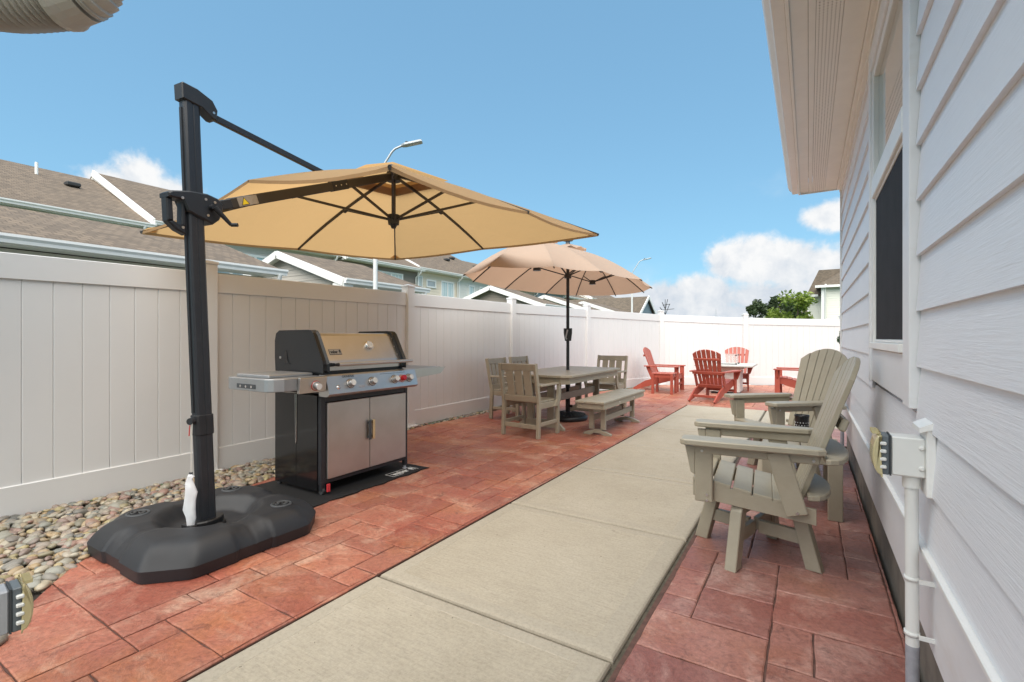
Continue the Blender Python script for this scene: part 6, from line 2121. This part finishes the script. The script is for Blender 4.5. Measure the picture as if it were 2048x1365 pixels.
    m = MB(); m.box((0, 0, 0.0015), (0.118, 0.050, 0.003), BM, 0.001); bd = m.build('badge', 'dark_print', lid)
    m = MB(); m.box((0, 0, 0.0033), (0.112, 0.044, 0.0012), BM); m.build('badge_plate', 'shelf_metal', bd)
    me = text_mesh('weber', 0.040, 0.0006, 0.0013, 0.66)
    put_mesh('lettering', me, 'dark_print', bd, BM @ T(-0.014, -0.001, 0.0044))
    m = MB(); m.lathe([(0.0095, 0.0035), (0.0095, 0.0050)], 16, BM @ T(0.043, 0.006, 0)); m.box((0.043, 0.0165, 0.0044), (0.005, 0.006, 0.001), BM); m.box((0.0375, -0.009, 0.0044), (0.003, 0.016, 0.001), BM @ RZ(0)); m.box((0.0485, -0.009, 0.0044), (0.003, 0.016, 0.001), BM); m.build('kettle_mark', 'dark_print', bd)


grill()


def grill_mat():
    o = empty('grill_mat', (-3.42, 2.83, 0)); tag(o, 'black rubber floor mat with white lettering under the grill', 'mat')
    NX, NY = 10, 28
    x0, x1, y0, y1 = -0.46, 0.385, -0.72, 0.60
    vs, fs = [], []
    r = random.Random(3)
    for lvl in (1, 0):
        for i in range(NX + 1):
            for j in range(NY + 1):
                x = x0 + (x1 - x0) * i / NX; y = y0 + (y1 - y0) * j / NY
                if i == NX: x += 0.010 * math.sin(j * 0.9) + 0.006 * math.sin(j * 2.1)
                z = 0.0065 + (0.0035 * (1 + math.sin(j * 0.8 + 1)) if i == NX else 0)
                vs.append((x, y, z if lvl else 0.0025))
    n = (NX + 1) * (NY + 1)
    for i in range(NX):
        for j in range(NY):
            a = i * (NY + 1) + j
            fs.append((a, a + NY + 1, a + NY + 2, a + 1)); fs.append((n + a, n + a + 1, n + a + NY + 2, n + a + NY + 1))
    for j in range(NY):
        a = NX * (NY + 1) + j; fs.append((a, n + a, n + a + 1, a + 1)); fs.append((j, j + 1, n + j + 1, n + j))
    for i in range(NX):
        a = i * (NY + 1); fs.append((a, n + a, n + a + NY + 1, a + NY + 1)); b = a + NY; fs.append((b, b + NY + 1, n + b + NY + 1, n + b))
    m = MB(); m.add(vs, fs); sh = m.build('sheet', 'mat_black', o)
    # printed frame and word
    cx, cy = 0.275, 0.36
    m = MB()
    for (a, b, c, d) in ((cx, cy - 0.155, 0.105, 0.006), (cx, cy + 0.155, 0.105, 0.006)): m.box((a, b, 0.0075), (c, d, 0.0008))
    for s in (-1, 1): m.box((cx + s * 0.0525, cy, 0.0075), (0.006, 0.304, 0.0008))
    m.build('printed_border', 'white_print', sh)
    me = text_mesh('weber', 0.105, 0.0004, 0.0035, 0.70)
    put_mesh('lettering', me, 'white_print', sh, T(cx, cy - 0.03, 0.0076) @ RZ(R(90)))
    m = MB(); m.lathe([(0.024, 0.0072), (0.024, 0.0080)], 18, T(cx - 0.012, cy + 0.118, 0)); m.box((cx + 0.022, cy + 0.104, 0.0076), (0.042, 0.007, 0.0008)); m.box((cx + 0.022, cy + 0.132, 0.0076), (0.042, 0.007, 0.0008)); m.build('kettle_mark', 'white_print', sh)


grill_mat()


# ------------------------------------------------------------------ weatherproof outlets and conduits
def outlet(name, label, loc, rz, zc, mat, house=True):
    """local -x sticks out of the wall, wall plane at x = 0"""
    o = empty(name, loc, rz); tag(o, label, 'outlet')
    if house:
        m = MB(); m.box((-0.012, 0, zc - 0.01), (0.022, 0.105, 0.20), None, 0.003); m.build('mount_block', 'white_trim', o)
        m = MB(); m.prism([(0.0, 0.0), (-0.04, -0.014), (-0.04, 0.0), (0, 0.022)][::-1], -0.058, 0.058, T(0, 0, zc + 0.092) @ RX(R(90)), 0.0); m.build('drip_cap', 'white_trim', o)
    m = MB(); m.box((-0.062, 0, zc), (0.080, 0.072, 0.116), None, 0.004); b = m.build('junction_box', mat, o)
    for z in (zc + 0.03, zc - 0.03):
        m = MB(); m.lathe([(0.007, 0.034), (0.007, 0.040), (0.004, 0.043)], 10, T(-0.032, 0, z) @ RX(R(90))); m.build('box_screw', mat, b)
    m = MB(); m.box((-0.104, 0, zc), (0.004, 0.076, 0.120)); m.build('gasket', 'gasket_dark', b)
    m = MB(); m.box((-0.1165, 0, zc), (0.021, 0.074, 0.118), None, 0.003); bp = m.build('cover_plate', 'slate_plastic', b)
    for k in range(4):
        for s in (-1, 1):
            m = MB(); m.box((-0.122, s * 0.041, zc - 0.035 + k * 0.0235), (0.016, 0.012, 0.010), None, 0.003); m.build('latch_tab', 'pvc', bp)
    m = MB()
    pl = []
    for k in range(9):
        a = R(-90 + 180 * k / 8); pl.append((-0.128 - 0.020 * math.cos(a), 0.060 * math.sin(a)))
    pl = [(-0.127, -0.066)] + pl + [(-0.127, 0.066)]
    m.prism(pl[::-1], -0.045, 0.045, T(0, 0, zc) @ RX(R(90)), 0.004); cv = m.build('clear_cover', 'cover_clear', b)
    m = MB()
    for k in range(9): m.box((-0.140, -0.03 + k * 0.0075, zc + 0.066), (0.016, 0.0022, 0.010))
    m.build('cover_comb', 'cover_clear', cv)
    m = MB(); m.cyl((-0.050, 0, zc - 0.058), (-0.050, 0, zc - 0.095), 0.0225, n=18); m.build('conduit_fitting', mat, o)
    m = MB(); m.cyl((-0.050, 0, zc - 0.095), (-0.048, 0, 0.30), 0.0168, n=18); m.build('conduit', 'pvc' if house else mat, o)
    m = MB(); m.cyl((-0.048, 0, 0.30), (-0.046, 0, -0.05), 0.0172, n=18); m.build('conduit_foot', 'pvc_grey', o)
    if house:
        for z in (0.50, 0.335):
            m = MB(); m.lathe([(0.0172, -0.006), (0.0195, -0.006), (0.0195, 0.006), (0.0172, 0.006)], 18, T(-0.049, 0, z)); m.box((-0.018, -0.020, z), (0.036, 0.006, 0.012)); m.build('pipe_strap', 'pvc', o)
    return o


outlet('outlet_box', 'white outlet box with yellowed cover on the house wall', (0.312, 1.86, 0), 0.0, 0.868, 'pvc')
# conduit at the far house corner
o = empty('conduit', (0.318, 6.56, 0)); tag(o, 'thin white conduit at the far corner of the house', 'conduit')
m = MB(); m.cyl((0, 0, 0.33), (0, 0, 1.05), 0.018, n=12); m.build('pipe', 'pvc', o)
m = MB(); m.cyl((0, 0, -0.03), (0, 0, 0.33), 0.0185, n=12); m.build('pipe_foot', 'pvc_grey', o)
m = MB(); m.cyl((0, 0, 0.36), (0, 0, 0.38), 0.023, n=12); m.cyl((0, 0, 0.72), (0, 0, 0.74), 0.023, n=12); m.box((0.03, -0.06, 0.73), (0.02, 0.14, 0.02)); m.build('pipe_strap', 'pvc', o)

# porch post outside the left edge of the picture carries the second outlet and the flexible downspout
o = empty('porch', (-1.985, 0.187, 0)); tag(o, 'unseen white porch corner outside the left edge, roof added for shade', 'porch')
m = MB(); m.box((0, 0, 1.37), (0.20, 0.20, 2.70), None, 0.006); m.build('post', 'white_trim', o)
m = MB(); m.box((0, 0, 0.08), (0.24, 0.24, 0.18), None, 0.006); m.build('plinth', 'white_trim', o)
m = MB(); m.box((-0.75, -0.02, 2.80), (1.60, 0.16, 0.18), None, 0.004); m.build('beam', 'white_trim', o)
m = MB(); m.box((-0.02, -0.90, 2.80), (0.16, 1.59, 0.18), None, 0.004); m.build('beam', 'white_trim', o)
m = MB(); m.box((-0.75, -0.82, 2.93), (1.80, 2.0, 0.07), None, 0.004); m.build('ceiling', 'soffit_plain', o)  # out-of-view porch cover, added and sized to shade the near-left fence
m = MB(); m.box((-0.75, -0.82, 3.00), (1.86, 2.06, 0.06), None, 0.004); m.build('roof', 'shingle', o)
outlet('outlet_box', 'grey outlet box with clear cover at the lower left edge', (-1.872, 0.290, 0), R(-90 - 6), 0.485, 'box_grey', house=False)


def flexible_spout():
    o = empty('flexible_downspout', (-2.335, -0.033, 2.205)); tag(o, 'ribbed beige flexible downspout at the upper left corner', 'downspout')
    # centre line runs roughly across the picture, relative to the empty
    def W(l, z): return Vector((-0.715 + 0.8506 * l + 2.32, 1.157 + 0.5258 * l + 0.024, z - 2.19))

    def ribbed(P, n, r0, amp, name, nseg=28):
        pts, rr = [], []
        N = n * 6
        for i in range(N + 1):
            f = i / N
            k = f * (len(P) - 1); a = min(int(k), len(P) - 2); t_ = k - a
            p0 = P[max(a - 1, 0)]; p1 = P[a]; p2 = P[a + 1]; p3 = P[min(a + 2, len(P) - 1)]
            q = 0.5 * ((2 * p1) + (p2 - p0) * t_ + (2 * p0 - 5 * p1 + 4 * p2 - p3) * t_ * t_ + (3 * p1 - p0 - 3 * p2 + p3) * t_ ** 3)
            pts.append(q)
            s = (i % 6) / 6
            rr.append(r0 + amp * s if i < N else r0)
        m = MB(); m.tube(pts, rr, nseg, smooth=False); return m.build(name, 'duct', o)
    P1 = [W(-1.80, 2.36), W(-1.62, 2.215), W(-1.43, 2.170), W(-1.255, 2.178)]
    ribbed(P1, 34, 0.074, 0.015, 'ribbed_tube')
    m = MB(); m.tube([W(-1.262, 2.178), W(-1.25, 2.178), W(-1.245, 2.179), W(-1.205, 2.19)], [0.090, 0.090, 0.081, 0.078], 28, smooth=False); m.build('coupling', 'duct', o)
    P2 = [W(-1.208, 2.19), W(-1.185, 2.205), W(-1.172, 2.25), W(-1.168, 2.33), W(-1.168, 2.50)]
    ribbed(P2, 16, 0.074, 0.007, 'ribbed_elbow')


flexible_spout()
